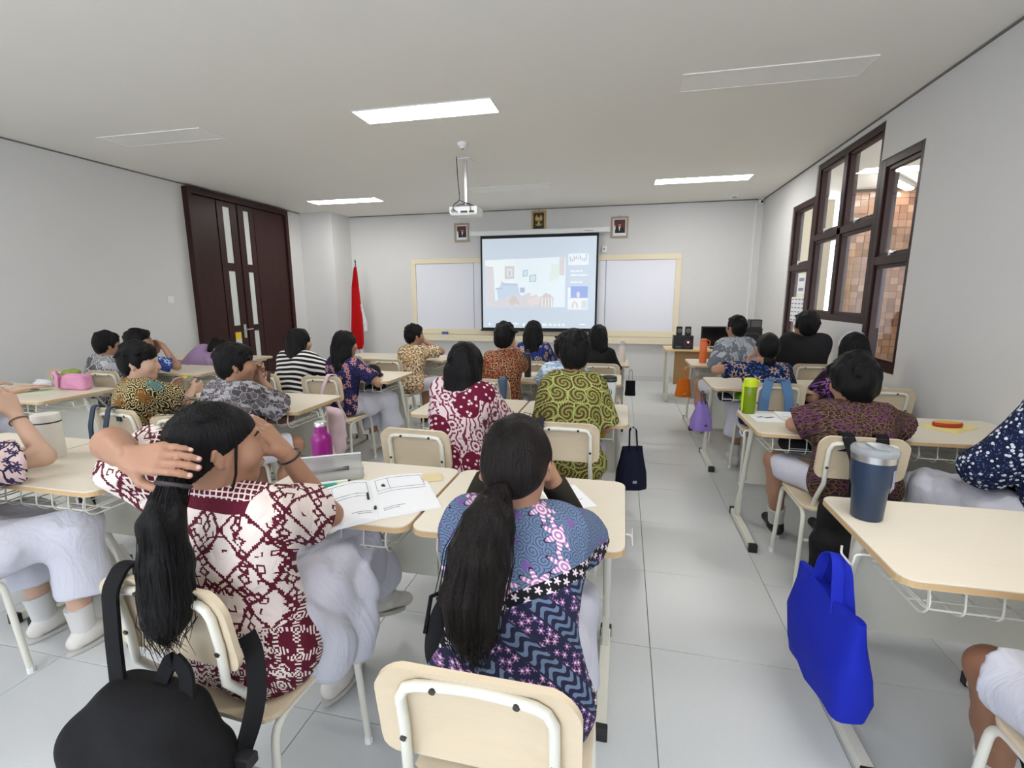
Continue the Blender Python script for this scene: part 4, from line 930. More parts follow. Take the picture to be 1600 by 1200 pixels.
    MB().tube([H(-.022, .089, -.055), H(-.008, .097, -.0535), (H(.008, .097, -.0535)), H(.022, .089, -.055)], [.003, .006, .006, .003], 6).build('lips', M_LIP, o, smooth=True)
    if glasses:
        b = MB()
        for sg in (-1, 1):
            b.tube([H(sg*.033+.024*math.cos(a), .1, .006+.019*math.sin(a)) for a in np.linspace(0, 2*PI, 14)[:-1]], .0016, 5, True)
            b.tube([H(sg*.057, .099, .01), H(sg*.08, .06, .012), H(sg*.083, -.01, .008)], .0018, 5)
        b.tube([H(-.01, .101, .008), H(.01, .101, .008)], .0016, 5); b.build('glasses', plain('glasses_wire', (.3, .28, .25), .3, .7), o)
    # ---- shirt
    hz = (PZ-.075) if hemz is None else hemz
    cl = .016+loose
    S = [rc(hips[0]+Fd*.0, hips[1], .1+cl, .1+cl, .05)]+[rc(waist-R2*.05*w2, waist+R2*.05*w2, .092+cl, .092+cl, .08), rc(chest-R2*.07*w2, chest+R2*.07*w2, .094+cl, .094+cl, .07), rc(sh-R2*.12*w2-td*.005, sh+R2*.12*w2-td*.005, .05+cl, .05+cl, .07)]
    S += [cc(nb-td*.02-hdv*.01, nb+hdv*.036, .072, .062, .012)]
    sl = []
    for i in (0, 1):
        e, w_ = A[i]
        if not np.isscalar(sleeve) or sleeve <= 1: sl.append(cc(shl[i]*.92+sh*.08, shl[i]+(e-shl[i])*(sleeve if np.isscalar(sleeve) else sleeve[i]), .046+cl, .05+cl*1.35, .035))
        else: sl += [rc(shl[i], e, .05+cl, .048+cl, .04), cc(e+(e-w_)*.05, e+(w_-e)*(sleeve-1), .046+cl, .036+cl*.8, .03)]
    fold = wav(sum(map(ord, label)) % 1000, 6, 26, .0042, (1, 1, .55)); fold2 = wav(len(label)*7, 4, 55, .0016)
    neckc = nb+hdv*.06
    cuts = [lambda X, Y, Z: hz-Z+.006*np.sin(X*21)*np.sin(Y*17), lambda X, Y, Z: .056-np.sqrt((X-neckc[0])**2+(Y-neckc[1])**2+(Z-neckc[2])**2)]
    soft('shirt', S+sl, hc_, shirt, o, (lambda X, Y, Z: fold(X, Y, Z)+fold2(X, Y, Z)) if near == 2 else fold, cuts)
    if under is not None:
        for i in (0, 1):
            e, w_ = A[i]; soft('undersleeve', [rc(shl[i]+(e-shl[i])*.6, e, .048, .047, .03), cc(e+(e-w_)*.05, e+(w_-e)*.9, .046, .036, .03)], hc_, under, o, wav(31+i, 5, 50, .003))
    # ---- skirt or shorts
    bmx = bm or M_SKIRT_W
    if bottom == 'skirt':
        K = [rc(hips[0]+Fd*.03, hips[1]+Fd*.03, .098, .098, .05)]
        for i in (0, 1):
            kn, an = legs[i]; hem = kn+(an-kn)*.62+L(0, .01, 0)
            K += [rc(hips[i]+(kn-hips[i])*.12, kn+L(0, .01, .0), .094, .082, .07), cc(kn+L(0, .005, .02), hem, .08, .1, .07)]
        k1, k2 = legs[0][0], legs[1][0]; K += [rc(k1*.5+hips[0]*.5-U*.03, k2*.5+hips[1]*.5-U*.03, .07, .07, .09)]
        K += [rc(L(*a_), L(*b_), r_a, r_b, .06) for a_, b_, r_a, r_b in flap]
        s1 = wav(len(label)+5, 6, 34, .005, (1.4, 1, .35)); s2 = wav(len(label)+9, 3, 38, .013, (1.5, 1, .2)); sf = lambda X, Y, Z: s1(X, Y, Z)-np.abs(s2(X, Y, Z))*.9+.005; soft('skirt', K, hc_, bmx, o, sf, [lambda X, Y, Z: Z-(PZ+.17)])
    else:
        K = [rc(hips[0], hips[1], .108, .108, .05)]
        for i in (0, 1):
            kn, an = legs[i]; K += [cc(hips[i]+(kn-hips[i])*.05, hips[i]+(kn-hips[i])*.86, .094, .088, .03)]
        soft('shorts', K, hc_, bmx, o, wav(len(label), 5, 36, .004), [lambda X, Y, Z: Z-(PZ+.06)])
    # ---- shoes and socks
    sm = shoes or (M_SHOE_B if bottom == 'shorts' else M_SHOE_W)
    for i in (0, 1):
        kn, an = legs[i]; fdir = Fd if feet is None else nrm(np.asarray(feet[i], float)); up_ = nrm(U-fdir*(U@fdir)); sd = np.cross(fdir, up_)
        heel = an-up_*.045-fdir*.035; toe = an-up_*.05+fdir*.155
        soft('shoe', [rc(heel, heel+fdir*.06+up_*.02, .036, .036, .02), rc(heel+fdir*.05+up_*.01, toe, .038, .031, .03), cc(an-up_*.05, an+up_*.005, .044, .04, .02)], .009 if near < 2 else .006, sm, o, None, [lambda X, Y, Z, b=heel-up_*.03, n=up_: -(n[0]*(X-b[0])+n[1]*(Y-b[1])+n[2]*(Z-b[2]))])
        so = MB(); so.loft([[tuple(heel+fdir*(.075+.118*math.cos(a))+sd*(.04*math.sin(a))*(1 if abs(math.cos(a)) < .95 else .9)+up_*z) for a in np.linspace(0, 2*PI, 17)[:-1]] for z in (-.042, -.026)]); so.build('sole', M_SOLE, o, smooth=True)
        MB().tube([tuple(an-up_*.02), tuple(an+(kn-an)*.16-Fd*.008), tuple(an+(kn-an)*.24-Fd*.012)], [.042, .047, .05], 14).build('sock', M_SOCK, o, smooth=True)
    # ---- hair
    hm = hairm or HAIR
    loc = lambda X, Y, Z: tuple((X-hc[0])*a[0]+(Y-hc[1])*a[1]+(Z-hc[2])*a[2] for a in (hR, hF, hU))
    strand = wav(len(label)*3+1, 6, 85 if near < 2 else 120, .0022+max(vol, 0)*.06, (1, 1, .25))
    if hair == 'short':
        Hh = [el(H(0, -.013, .034), (.084+vol*.45, .104+vol*.45, .098+vol), HM, .02), el(H(0, -.052, -.02), (.068+vol*.3, .05+vol*.2, .066), HM, .03), el(H(0, .055, .088), (.058, .038+vol*.4, .028+vol*.4), HM, .03)]
        for sg in (-1, 1): Hh.append(rc(H(sg*.074, .018, .03), H(sg*.073, .02, -.012), .012, .008, .015))
        g = np.random.default_rng(len(label)*11)      # tufts standing off the crown and along the fringe
        for q in range(46):
            a = g.uniform(0, 2*PI); e0 = g.uniform(.15, 1.5); dv = V(math.cos(a)*math.cos(e0), math.sin(a)*math.cos(e0), math.sin(e0)); p0 = V(0, -.013, .034)+dv*V(.08+vol*.4, .1+vol*.4, .094+vol*.9)
            fl = V(dv[0]*.3, .25 if a < PI else -.2, -.25)+g.normal(size=3)*.25; p1 = p0+(dv*.12+fl*.9)*.036; Hh.append(rc(H(*p0), H(*p1), .012, .005, .014))
        def cutl(X, Y, Z):
            x, y, z = loc(X, Y, Z); return np.where(y > .0, -.006+y*.5, -.012+y*.95)-z+.008*np.sin(x*150+y*90)+.005*np.sin(x*260-y*170) - .035*(np.abs(y-.02) < .014)
        soft('hair', Hh, hf, hm, o, strand, [cutl])
    else:
        face = lambda X, Y, Z: (lambda q: .075*(1-np.sqrt((q[0]/.064)**2+((q[1]-.115)/.098)**2+((q[2]+.03)/.098)**2)))(loc(X, Y, Z))
        if hair == 'pony':
            Hh = [el(H(0, -.014, .026), (.085, .104, .1), HM, .02), el(H(0, -.06, -.015), (.066, .05, .06), HM, .03)]
            def cutp(X, Y, Z):
                x, y, z = loc(X, Y, Z); return np.where(y > 0, .0+y*.55, -.005+y*.95)-z
            soft('hair', Hh, hf, hm, o, strand, [cutp])
            pts = [np.asarray(p)-org for p, _ in tail]; rr = [r for _, r in tail]
            Tl = [rc(pts[i], pts[i+1], rr[i], rr[i+1], .03) for i in range(len(pts)-1)]
            soft('ponytail', Tl, hf, hm, o, wav(len(label), 7, 130, .003, (1, 1, .12)))
            d0 = nrm(pts[1]-pts[0]); c0 = pts[0]+d0*.02; ua = nrm(np.cross(d0, V(1, .3, .2))); va = np.cross(d0, ua)
            MB().tube([tuple(c0+(ua*math.cos(a)+va*math.sin(a))*(rr[0]+.004)) for a in np.linspace(0, 2*PI, 13)[:-1]], .006, 6, True).build('hair_tie', plain('hair_tie', (.05, .04, .04), .6), o, smooth=True)
            if near == 2:      # loose strands over the tail
                b = MB(); g = np.random.default_rng(len(label))
                for q in range(170):
                    a = g.uniform(0, 2*PI); k1 = g.uniform(.85, 1.12); ph = g.uniform(0, 6); t1 = g.integers(len(pts)-1, len(pts)); pl = []
                    off = g.normal(size=3)*.006
                    for i in range(t1+0):
                        for f in (0, .5):
                            c = pts[i]*(1-f)+pts[i+1]*f; dd = nrm(pts[i+1]-pts[i]); ux = nrm(np.cross(dd, V(1, .2, .1))); vx = np.cross(dd, ux); r0 = (rr[i]*(1-f)+rr[i+1]*f)*k1
                            pl.append(tuple(c+(ux*math.cos(a+.1*math.sin(i+ph))+vx*math.sin(a+.1*math.sin(i+ph)))*r0+off*i*.5))
                    pl.append(tuple(pts[-1]+off*len(pts)*.5+V(0, 0, -g.uniform(.0, .035))+V(*(g.normal(size=3)*.005))))
                    b.tube(pl, [.0012]*(len(pl)-1)+[.0004], 3)
                for q in range(46):   # fly-away hairs on the crown
                    a = g.uniform(-1.2, 1.2); e0 = g.uniform(.2, 1.4); p0 = H(.088*math.sin(a)*math.cos(e0*.5), -.014-.1*math.cos(a)*math.cos(e0), .026+.1*math.sin(e0)); p1 = np.asarray(p0)+hU*g.uniform(.004, .014)+hF*g.normal()*.03+hR*g.normal()*.02; p2 = p1-hF*g.uniform(.01, .05)-hU*g.uniform(0, .01)
                    b.tube([tuple(p0), tuple(p1), tuple(p2)], [.0008, .0007, .0004], 3)
                tag(b.build('loose_strands', hm, o), kind='stuff')
        else:      # long / bob hair hanging over the back
            lg = longhair or [(-.1, -.06), (-.2, -.07), (-.28, -.06)]
            Hh = [el(H(0, -.012, .026), (.09, .106, .103), HM, .02), rc(H(-.05, -.02, .01), H(-.062, -.03, -.09), .046, .044, .03), rc(H(.05, -.02, .01), H(.062, -.03, -.09), .046, .044, .03), el(H(0, -.06, -.05), (.085, .06, .08), HM, .03)]
            q = [hc-hU*.04-hF*.05]
            base = hc
            for i, (dz, dy) in enumerate(lg):
                c = base+U*dz+Fd*dy if not isinstance(dz, (tuple, list)) else np.asarray(dz)-org
                q.append(c)
            ww = .05
            for i in range(len(q)-1):
                r0 = .05-.007*i; r1 = .05-.007*(i+1); 
                for sx in (-1, 0, 1): Hh.append(rc(q[i]+hR*sx*ww, q[i+1]+hR*sx*ww*(1-.12*i), r0, max(r1, .022), .03))
            soft('hair', Hh, hf if near else .009, hm, o, wav(len(label)*3+1, 7, 115, .0046, (1, 1, .07)), [face])
            strands(q, .05, H, hR, Fd, U, hm, o, (60, 190, 190)[near], len(label))
    PINFO.append((H, org))
    return o, dict(hc=hc+org, H=lambda x, y, z: H(x, y, z)+org, A=A, L=L, org=org)
# ------------------------------------------------------------------ the pupils
K_ = batik
g_, i_ = person('girl with a long ponytail in maroon and white ikat batik, both hands at her head', (-.985, 1.0), yaw=-8, top=1.225, lean=-3, sway=-2.5, hy=-30, hp=-.05, arms=[((-1.165, .85, 1.135), (-1.05, .795, 1.125), 1), ((-.89, 1.27, .79), (-.935, 1.14, 1.04), 1)],
    hands=[((1, .12, .04), (.05, .75, -.65), (.0, -.6, -.8)), ((-.5, -.35, .8), (-.75, -.1, -.45), (-.3, -.8, -.5))], curl=[.42, .24], hair='pony', shirt=K_('maroon_ikat_cloth', 'ikat', [(236, 222, 214), (92, 20, 42)]), sleeve=(.85, .66), loose=.012, bottom='skirt', skin=1, near=2, wide=.88, flap=[((.11, .1, .49), (.13, .3, .49), .06, .065), ((.155, .06, .45), (.175, .28, .43), .035, .03), ((.165, .09, .42), (.18, .25, .36), .03, .02)],
    tail=[((-.955, .82, 1.085), .028), ((-.955, .775, 1.0), .038), ((-.955, .77, .9), .046), ((-.955, .765, .83), .046), ((-.962, .76, .77), .038), ((-.966, .755, .73), .014)],
    legs=[((-1.02, 1.42, .53), (-1.0, 1.39, .1)), ((-.9, 1.4, .6), (-.93, 1.66, .26))], feet=[(.1, 1, 0), (.2, .8, -.35)], hemz=.44)
person('girl with a low ponytail in blue and purple batik, leaning on the nearest desk', (-.24, .98), yaw=2, top=1.2, lean=14, hp=-14, arms=[((-.44, 1.28, .785), (-.35, 1.24, .99), 1), ((-.085, 1.28, .785), (-.18, 1.24, .99), 1)], hands=[((.3, 0, .9), (.9, 0, -.2), (0, -1, 0)), ((-.3, 0, .9), (-.9, 0, -.2), (0, -1, 0))], curl=[.5, .5], under=fabric('olive_sleeve', srgb(46, 42, 34)), hair='pony', hairm=HAIRB,
    shirt=K_('blue_purple_batik_cloth', 'parang', [(104, 122, 148), (66, 80, 110), (34, 36, 62), (176, 120, 168), (120, 88, 150), (226, 208, 216), (20, 20, 24)]), sleeve=.72, loose=.008, skin=1, near=2, hemz=.42, wide=.82,
    tail=[((-.262, .985, 1.035), .03), ((-.27, .945, .99), .05), ((-.285, .91, .92), .062), ((-.295, .885, .84), .06), ((-.29, .87, .78), .045), ((-.285, .865, .73), .02)])
person('long-haired girl in maroon and white floral batik', (-.9, 2.45), yaw=-12, top=1.235, lean=12, sway=2, hy=8, hp=-4, arms=[None, ((-.62, 2.6, .75), (-.8, 2.82, .79))], hair='long', shirt=K_('maroon_floral_cloth', 'big', [(226, 206, 208), (118, 40, 66), (104, 14, 46)]), sleeve=1.75, loose=.012, skin=2, near=1, longhair=[(-.12, -.07), (-.22, -.09), (-.3, -.09)])
person('boy in green and yellow fern batik', (-.27, 2.68), yaw=0, top=1.275, lean=10, hp=-4, arms=[((-.44, 2.8, .7), (-.35, 2.98, .79)), ((-.08, 2.8, .7), (-.17, 2.98, .79))], vol=.02, shirt=K_('green_fern_cloth', 'swirl', [(126, 128, 60), (104, 90, 44), (74, 34, 26), (170, 180, 108)], 24), sleeve=.95, loose=.01, bottom='shorts', skin=1, near=1, wide=.9)
person('boy in brown and tan batik with a hand at his cheek', (-.98, 3.88), top=1.26, lean=8, arms=[None, ((-.82, 4.0, .8), (-.9, 4.03, 1.03))], hands=[None, ((-.3, .1, 1), (-1, 0, 0), (0, -1, .2))], shirt=K_('brown_batik_cloth', 'floral', [(70, 34, 22), (172, 112, 74), (206, 168, 128), (142, 70, 46)], 30), sleeve=.8, bottom='shorts', skin=0, near=1, vol=.008, wide=.82)
person('pupil in light blue leaf batik half hidden by the boy in green', (-.47, 3.92), top=1.17, lean=10, shirt=K_('light_blue_cloth', 'leaf', [(150, 178, 206), (176, 198, 220), (96, 128, 168), (226, 232, 238)], 24), bottom='shorts', skin=0, vol=.008)
person('long-haired girl in royal blue batik in the front row', (-.93, 4.98), top=1.235, lean=8, hair='long', shirt=K_('royal_blue_cloth', 'floral', [(26, 40, 110), (48, 74, 160), (14, 18, 50), (190, 170, 140)], 26), skin=2, longhair=[(-.1, -.07), (-.2, -.09), (-.3, -.1)])
person('girl with long black hair over dark clothes beside the cream bottle', (-.25, 4.96), top=1.2, lean=10, hy=-18, wide=.82, arms=['lap', 'lap'], hair='long', shirt=fabric('black_top', (.012, .012, .014)), skin=1, longhair=[(-.12, -.06), (-.24, -.08), (-.34, -.08)])
person('boy in cream and brown batik turned to the right', (-2.27, 4.8), yaw=-20, top=1.185, lean=12, hy=-15, arms=[None, ((-1.95, 4.95, .8), (-2.16, 4.98, 1.0))], hands=[None, ((-.4, .1, .9), (-1, 0, 0), (0, -1, .2))], shirt=K_('cream_brown_cloth', 'floral', [(216, 200, 164), (120, 54, 40), (60, 34, 26), (176, 140, 96)], 16), bottom='shorts', skin=1)
person('girl with black hair in navy floral batik', (-2.42, 3.72), yaw=-14, top=1.195, lean=10, hy=-12, arms=[None, ((-2.1, 3.85, .72), (-2.25, 3.97, .79))], hair='long', shirt=K_('navy_floral_cloth', 'floral', [(34, 34, 74), (66, 60, 112), (20, 18, 40), (196, 140, 140)], 24), skin=1, longhair=[(-.1, -.07), (-.19, -.1), (-.27, -.11)], legs=[((-2.38, 4.1, .53), (-2.3, 4.1, .09)), ((-2.15, 4.05, .53), (-2.1, 4.1, .09))])
person('girl in a black and white striped top', (-2.9, 3.72), yaw=-14, top=1.21, lean=12, hy=-14, arms=[None, ((-2.55, 3.9, .78), (-2.66, 4.02, .79))], hair='long', shirt=K_('striped_cloth', 'stripe', [(18, 18, 22), (232, 228, 222)], 21), sleeve=1.7, loose=.02, skin=2, bm=fabric('black_skirt', (.012, .012, .014)), longhair=[(-.1, -.07), (-.18, -.1)])
person('boy in grey leaf batik resting his chin on his hands', (-2.36, 2.36), yaw=-14, top=1.195, lean=14, hy=-26, arms=[((-2.5, 2.7, .76), (-2.32, 2.62, .95)), ((-2.08, 2.66, .70), (-2.27, 2.62, .95))], hands=[((.5, 0, 1), (.4, -.9, 0), (.8, 0, -.3)), ((-.5, 0, 1), (-.4, -.9, 0), (-.8, 0, -.3))], curl=[.8, .8], shirt=K_('grey_leaf_cloth', 'leaf', [(120, 114, 116), (84, 80, 84), (44, 42, 46), (182, 178, 180)], 26), sleeve=.92, loose=.018, bottom='shorts', skin=1, near=1, vol=.01, legs=[((-2.42, 2.76, .53), (-2.4, 2.7, .09)), ((-2.12, 2.7, .5), (-2.2, 2.6, .09))], bm=fabric('white_shorts', srgb(224, 224, 232)))
person('boy in black and yellow batik turned to the right holding a drink jar', (-3.06, 2.4), yaw=-32, top=1.19, lean=6, hy=-26, arms=[((-3.3, 2.62, .72), (-3.18, 2.78, .84)), ((-2.78, 2.55, .72), (-3.0, 2.79, .82))], hands=[((.85, .5, .1), (.5, -.8, 0), (0, 0, 1)), ((-.2, .95, .1), (-.9, -.1, 0), (0, 0, 1))], curl=[.5, .5], shirt=K_('black_yellow_cloth', 'spiral', [(20, 19, 20), (212, 192, 136), (92, 128, 126), (132, 86, 34)], 22), sleeve=.8, loose=.018, bottom='shorts', skin=2, near=1, vol=.012)
person('girl at the left frame edge resting her elbow on the desk, white skirt', (-2.5, 1.03), yaw=-4, top=1.13, lean=24, hy=-10, arms=[None, ((-2.2, 1.4, .72), (-2.47, 1.44, 1.0))], hands=[None, ((-.5, 0, .8), (-.8, 0, -.3), (0, -1, 0))], hair='long', shirt=K_('pink_navy_cloth', 'floral', [(216, 190, 186), (60, 48, 84), (40, 34, 60), (170, 110, 120)], 14), sleeve=.7, loose=.016, skin=2, near=1, legs=[((-2.5, 1.42, .53), (-2.45, 1.4, .09)), ((-2.2, 1.4, .53), (-2.2, 1.38, .09))], longhair=[(-.12, -.05), (-.2, -.06)])
person('pupil at the far left edge stretching an arm over the desk', (-4.75, 2.28), top=1.2, lean=6, arms=[None, ((-4.62, 2.45, .77), (-4.53, 2.72, .785))], shirt=fabric('white_shirt', srgb(220, 220, 226)), skin=2, hands=[None, ((.4, .9, 0), (0, 0, -1), (-.9, .4, 0))], curl=[.4, .15])
person('boy in blue batik with glasses and a hand at his mouth', (-4.45, 3.55), yaw=-18, top=1.2, lean=6, hy=-24, arms=[((-4.68, 3.8, .72), (-4.5, 3.8, .93)), ((-4.14, 3.78, .7), (-4.33, 3.76, 1.02))], hands=[((.3, 0, .9), (.3, -.9, 0), (.9, 0, -.2)), ((-.8, -.05, .25), (-.2, -.9, -.3), (0, .2, -1))], curl=[.7, 1.0], shirt=K_('blue_cloth', 'floral', [(44, 66, 128), (70, 94, 160), (30, 44, 92), (172, 190, 220)], 22), bottom='shorts', skin=1, glasses=True, vol=-.004)
person('pupil in grey and black shirt bent over the desk by the left wall', (-4.95, 3.55), yaw=-8, top=1.15, lean=18, hy=-10, shirt=K_('grey_black_cloth', 'leaf', [(190, 190, 192), (120, 120, 124), (26, 26, 28), (206, 206, 206)], 9), sleeve=1.5, bottom='shorts', skin=1, vol=.012)
person('pupil in a lilac shirt slumped forward onto the desk', (-4.95, 4.5), yaw=-20, top=1.0, lean=34, sway=38, hp=-30, hy=-40, tors=.42, arms=[((-5.0, 4.85, .78), (-4.75, 4.95, .79)), ((-4.55, 4.7, .78), (-4.6, 4.92, .79))], shirt=fabric('lilac_shirt', srgb(166, 140, 176)), sleeve=.95, loose=.02, skin=2, bottom='shorts', hdir=(.8, .3, .4))
person('boy in purple and brown batik leaning on the right desk, glasses', (1.16, 2.62), yaw=4, top=1.165, lean=14, hy=14, hp=-2, arms=[((.905, 2.76, .80), (1.03, 2.96, .79), 1), ((1.41, 2.76, .80), (1.29, 2.96, .79), 1)], shirt=K_('purple_brown_cloth', 'floral', [(50, 30, 32), (98, 70, 52), (126, 104, 78), (96, 56, 82)], 34), sleeve=.93, loose=.012, bottom='shorts', skin=1, near=1, vol=.036, wide=.9, glasses=True, legs=[((.89, 2.96, .53), (.98, 3.12, .09)), ((1.3, 3.04, .53), (1.25, 3.1, .09))])
person('pupil in navy dotted blouse and white skirt at the right frame edge', (1.83, 2.33), yaw=52, top=1.29, lean=13, hdir=(.5, -.1, 1), arms=[((1.56, 2.4, .74), (1.68, 2.56, .7), 1), 'lap'], hair='long', shirt=K_('navy_dot_cloth', 'dots', [(20, 30, 62), (88, 108, 150), (226, 230, 238)], 48), sleeve=1.95, loose=.022, skin=0, near=1, legs=[((1.5, 2.6, .53), (1.46, 2.6, .1)), ((1.56, 2.72, .53), (1.5, 2.75, .1))])
person('girl with a tied bun in blue and black floral batik', (1.12, 4.06), yaw=2, top=1.2, lean=10, arms=[((.82, 4.12, .78), (.96, 4.1, .94)), None], hands=[((.8, .1, .3), (.2, -.6, .7), (0, .6, .5)), None], hair='pony', shirt=K_('blue_black_cloth', 'floral', [(20, 22, 44), (40, 92, 172), (12, 12, 22), (176, 150, 140)], 20), skin=1, tail=[((1.12, 4.1, 1.02), .03), ((1.12, 4.08, .97), .035), ((1.12, 4.07, .92), .02)])
person('girl with a silver headband in dark purple batik by the wall', (1.72, 4.02), yaw=6, top=1.21, lean=12, hair='long', arms=[((1.5, 4.12, .75), (1.56, 4.3, .79)), None], shirt=K_('dark_purple_cloth', 'floral', [(32, 24, 36), (66, 40, 70), (16, 12, 18), (150, 90, 160)], 22), skin=1, bm=fabric('black_skirt', (.012, .012, .014)), longhair=[(-.1, -.07), (-.2, -.08)])
person('boy in grey tie-dye batik with glasses in the front row', (1.14, 5.22), yaw=10, top=1.285, lean=8, hy=12, hp=6, arms=[((.95, 5.36, .7), (1.02, 5.52, .79)), None], shirt=K_('grey_tiedye_cloth', 'cloud', [(160, 164, 170), (190, 192, 196), (112, 118, 128)], 14), sleeve=.95, loose=.016, bottom='shorts', skin=1, glasses=True, wide=.92, vol=-.002, legs=[((.84, 5.5, .53), (.84, 5.45, .09)), ((1.2, 5.6, .53), (1.2, 5.6, .09))])
person('boy in a black jacket looking up in the front row', (1.75, 5.22), yaw=6, top=1.315, lean=4, hy=20, hp=16, shirt=fabric('black_jacket', (.014, .014, .016)), sleeve=1.9, loose=.03, bottom='shorts', skin=1, vol=.026, wide=1.0)
person('pupil in white shorts at the bottom right corner, bare knees showing', (1.13, 1.07), yaw=4, top=1.25, lean=4, arms=['lap', 'lap'], shirt=fabric('white_shirt', srgb(220, 220, 226)), skin=3, near=1, bottom='shorts', legs=[((.985, 1.37, .5), (1.1, 1.46, .09)), ((1.25, 1.45, .53), (1.26, 1.44, .09))], feet=[(.5, .8, 0), (.1, .9, 0)])
# ================================================================== THINGS ON DESKS, BAGS
def bottle(name, label, loc, parts, cat='bottle', n=24, rz=0):
    """parts: (name, profile, material) lathed in turn"""
    o = empty(name, loc, rz)
    for nm, prof, mat in parts: MB().lathe(prof, n).build(nm, mat, o, smooth=True)
    tag(o, label, cat); return o
def tint(name, col, rough=.1, alpha=.55):
    """thin coloured translucent plastic"""
    if name in MC: return MC[name]
    t = NT(name); out = t.t.nodes['Material Output']; t.done(col, rough); tr = t.n('ShaderNodeBsdfTransparent', Color=(*[.4+.6*c for c in col], 1)); mx = t.t.nodes.new('ShaderNodeMixShader'); mx.inputs[0].default_value = alpha
    t.t.links.new(tr.outputs[0], mx.inputs[1]); t.t.links.new(t.b.outputs[0], mx.inputs[2]); t.t.links.new(mx.outputs[0], out.inputs[0]); MC[name] = t.m; return t.m
P_ = lambda n, c, r=.4, **k: plain(n, srgb(*c), r, **k)
bottle('water_bottle', 'white cylindrical bottle with a black ring on the near left desk', (-2.56, 1.6, .75), [('body', [(.05, 0), (.054, .006), (.054, .165)], P_('bottle_white', (226, 224, 214))), ('ring', [(.0545, .165), (.0545, .171)], M_BLACK), ('cap', [(.053, .171), (.053, .196), (.05, .204), (.02, .206)], P_('bottle_white', (226, 224, 214)))])
bottle('water_bottle', 'magenta steel bottle with silver cap on the notebook desk', (-1.25, 1.76, .75), [('body', [(.04, 0), (.043, .005), (.043, .125), (.04, .138), (.027, .152), (.026, .182)], P_('magenta', (140, 18, 118), .3)), ('cap', [(.0265, .182), (.0265, .197), (.024, .2)], M_CHROME)])
o = bottle('tumbler', 'large navy tumbler with clear lid and steel rim on the near right desk', (.81, 1.72, .75), [('body', [(.042, 0), (.045, .004), (.05, .105), (.0575, .125), (.062, .2)], P_('tumbler_navy', (34, 52, 76), .35)), ('steel_rim', [(.0625, .2), (.0635, .222)], M_CHROME), ('lid', [(.066, .222), (.067, .236), (.063, .242), (.055, .244)], tint('clear_lid', (.55, .58, .6), .08, .5))], 'tumbler', 32)
MB().box(-.022, .022, -.05, .02, .244, .252).build('slider', tint('clear_lid', (.55, .58, .6), .08, .5), o, bevel=.003); MB().box(-.004, .004, -.0635, -.06, .12, .18).build('maker_mark', M_INK, o, rot=(0, 0, .75))
o = bottle('water_bottle', 'lime green see-through bottle on the right desk', (.785, 3.2, .75), [('body', [(.036, 0), (.038, .005), (.038, .17), (.034, .178)], tint('lime_plastic', srgb(150, 178, 40), .1, .5)), ('water', [(.034, .004), (.034, .12)], tint('lime_water', srgb(140, 168, 50), .05, .45)), ('lid', [(.039, .172), (.041, .19), (.04, .215), (.03, .222)], P_('lime_lid', (196, 216, 30)))])
MB().box(-.045, -.036, -.012, .012, .02, .19).build('handle', P_('lime_lid', (196, 216, 30)), o, bevel=.003); MB().box(.035, .05, -.012, .012, .2, .212).build('button', P_('lime_lid', (196, 216, 30)), o, bevel=.002)
o = bottle('water_bottle', 'orange bottle with a carry loop on the frontmost right desk', (.87, 5.62, .75), [('body', [(.036, 0), (.04, .006), (.04, .22), (.035, .228)], P_('orange_bottle', (226, 110, 54))), ('cap', [(.033, .228), (.034, .258), (.028, .264)], P_('orange_bottle', (226, 110, 54)))])
MB().tube(fillet([(.03, 0, .255), (.065, 0, .24), (.06, 0, .19), (.04, 0, .2)], .02), .006, 6).build('loop', P_('orange_cap', (206, 84, 44)), o, smooth=True)
bottle('water_bottle', 'slim black bottle on the middle block desk', (-.84, 4.28, .75), [('body', [(.03, 0), (.032, .005), (.032, .18), (.018, .205), (.018, .212)], P_('bottle_black', (18, 18, 20), .3)), ('cap', [(.02, .212), (.02, .245), (.016, .25)], M_SPK), ('ring', [(.0205, .218), (.0205, .222)], M_CHROME)])
o = bottle('tumbler', 'white tumbler with black lid and script lettering beside the boy in green', (-.075, 3.1, .75), [('body', [(.034, 0), (.036, .004), (.046, .19)], P_('tumbler_white', (226, 228, 230))), ('lid', [(.048, .19), (.049, .21), (.045, .222), (.03, .226)], M_SPK), ('steel_rim', [(.0485, .202), (.0495, .207)], M_CHROME)], 'tumbler')
for k, (x, z) in enumerate(((-.012, .12), (0, .128), (.012, .122))): MB().tube([(x, -.0425, z-.018), (x+.006, -.0435, z), (x+.002, -.044, z+.02)], .0022, 5).build('lettering', M_SPK, o)
bottle('water_bottle', 'cream bottle with grey cap on the frontmost middle desk', (.0, 5.5, .75), [('body', [(.033, 0), (.036, .005), (.036, .17), (.03, .185)], P_('bottle_cream', (232, 220, 206))), ('cap', [(.031, .185), (.031, .21), (.02, .232), (.01, .236)], P_('bottle_grey_cap', (190, 188, 194)))])
o = bottle('drink_jar', 'glass drink jar with lemon slices held by the boy in black and yellow', (-3.085, 2.84, .753), [('jar', [(.034, 0), (.038, .006), (.038, .1), (.034, .112), (.036, .125)], tint('jar_glass', (.72, .74, .62), .05, .35)), ('drink', [(.0355, .006), (.0355, .075)], tint('jar_drink', srgb(196, 190, 150), .05, .5)), ('lid', [(.037, .125), (.037, .14), (.03, .145)], tint('clear_lid', (.55, .58, .6), .08, .5))], 'jar')
for x, y, z, c in ((-.01, -.012, .152, (216, 190, 40)), (.012, .006, .15, (120, 150, 60)), (-.012, .014, .148, (176, 190, 110))): MB().tube([(x, y, z-.002), (x+.004, y-.002, z+.002)], .014, 12).build('fruit_slice', P_('fruit%d' % c[0], c), o)
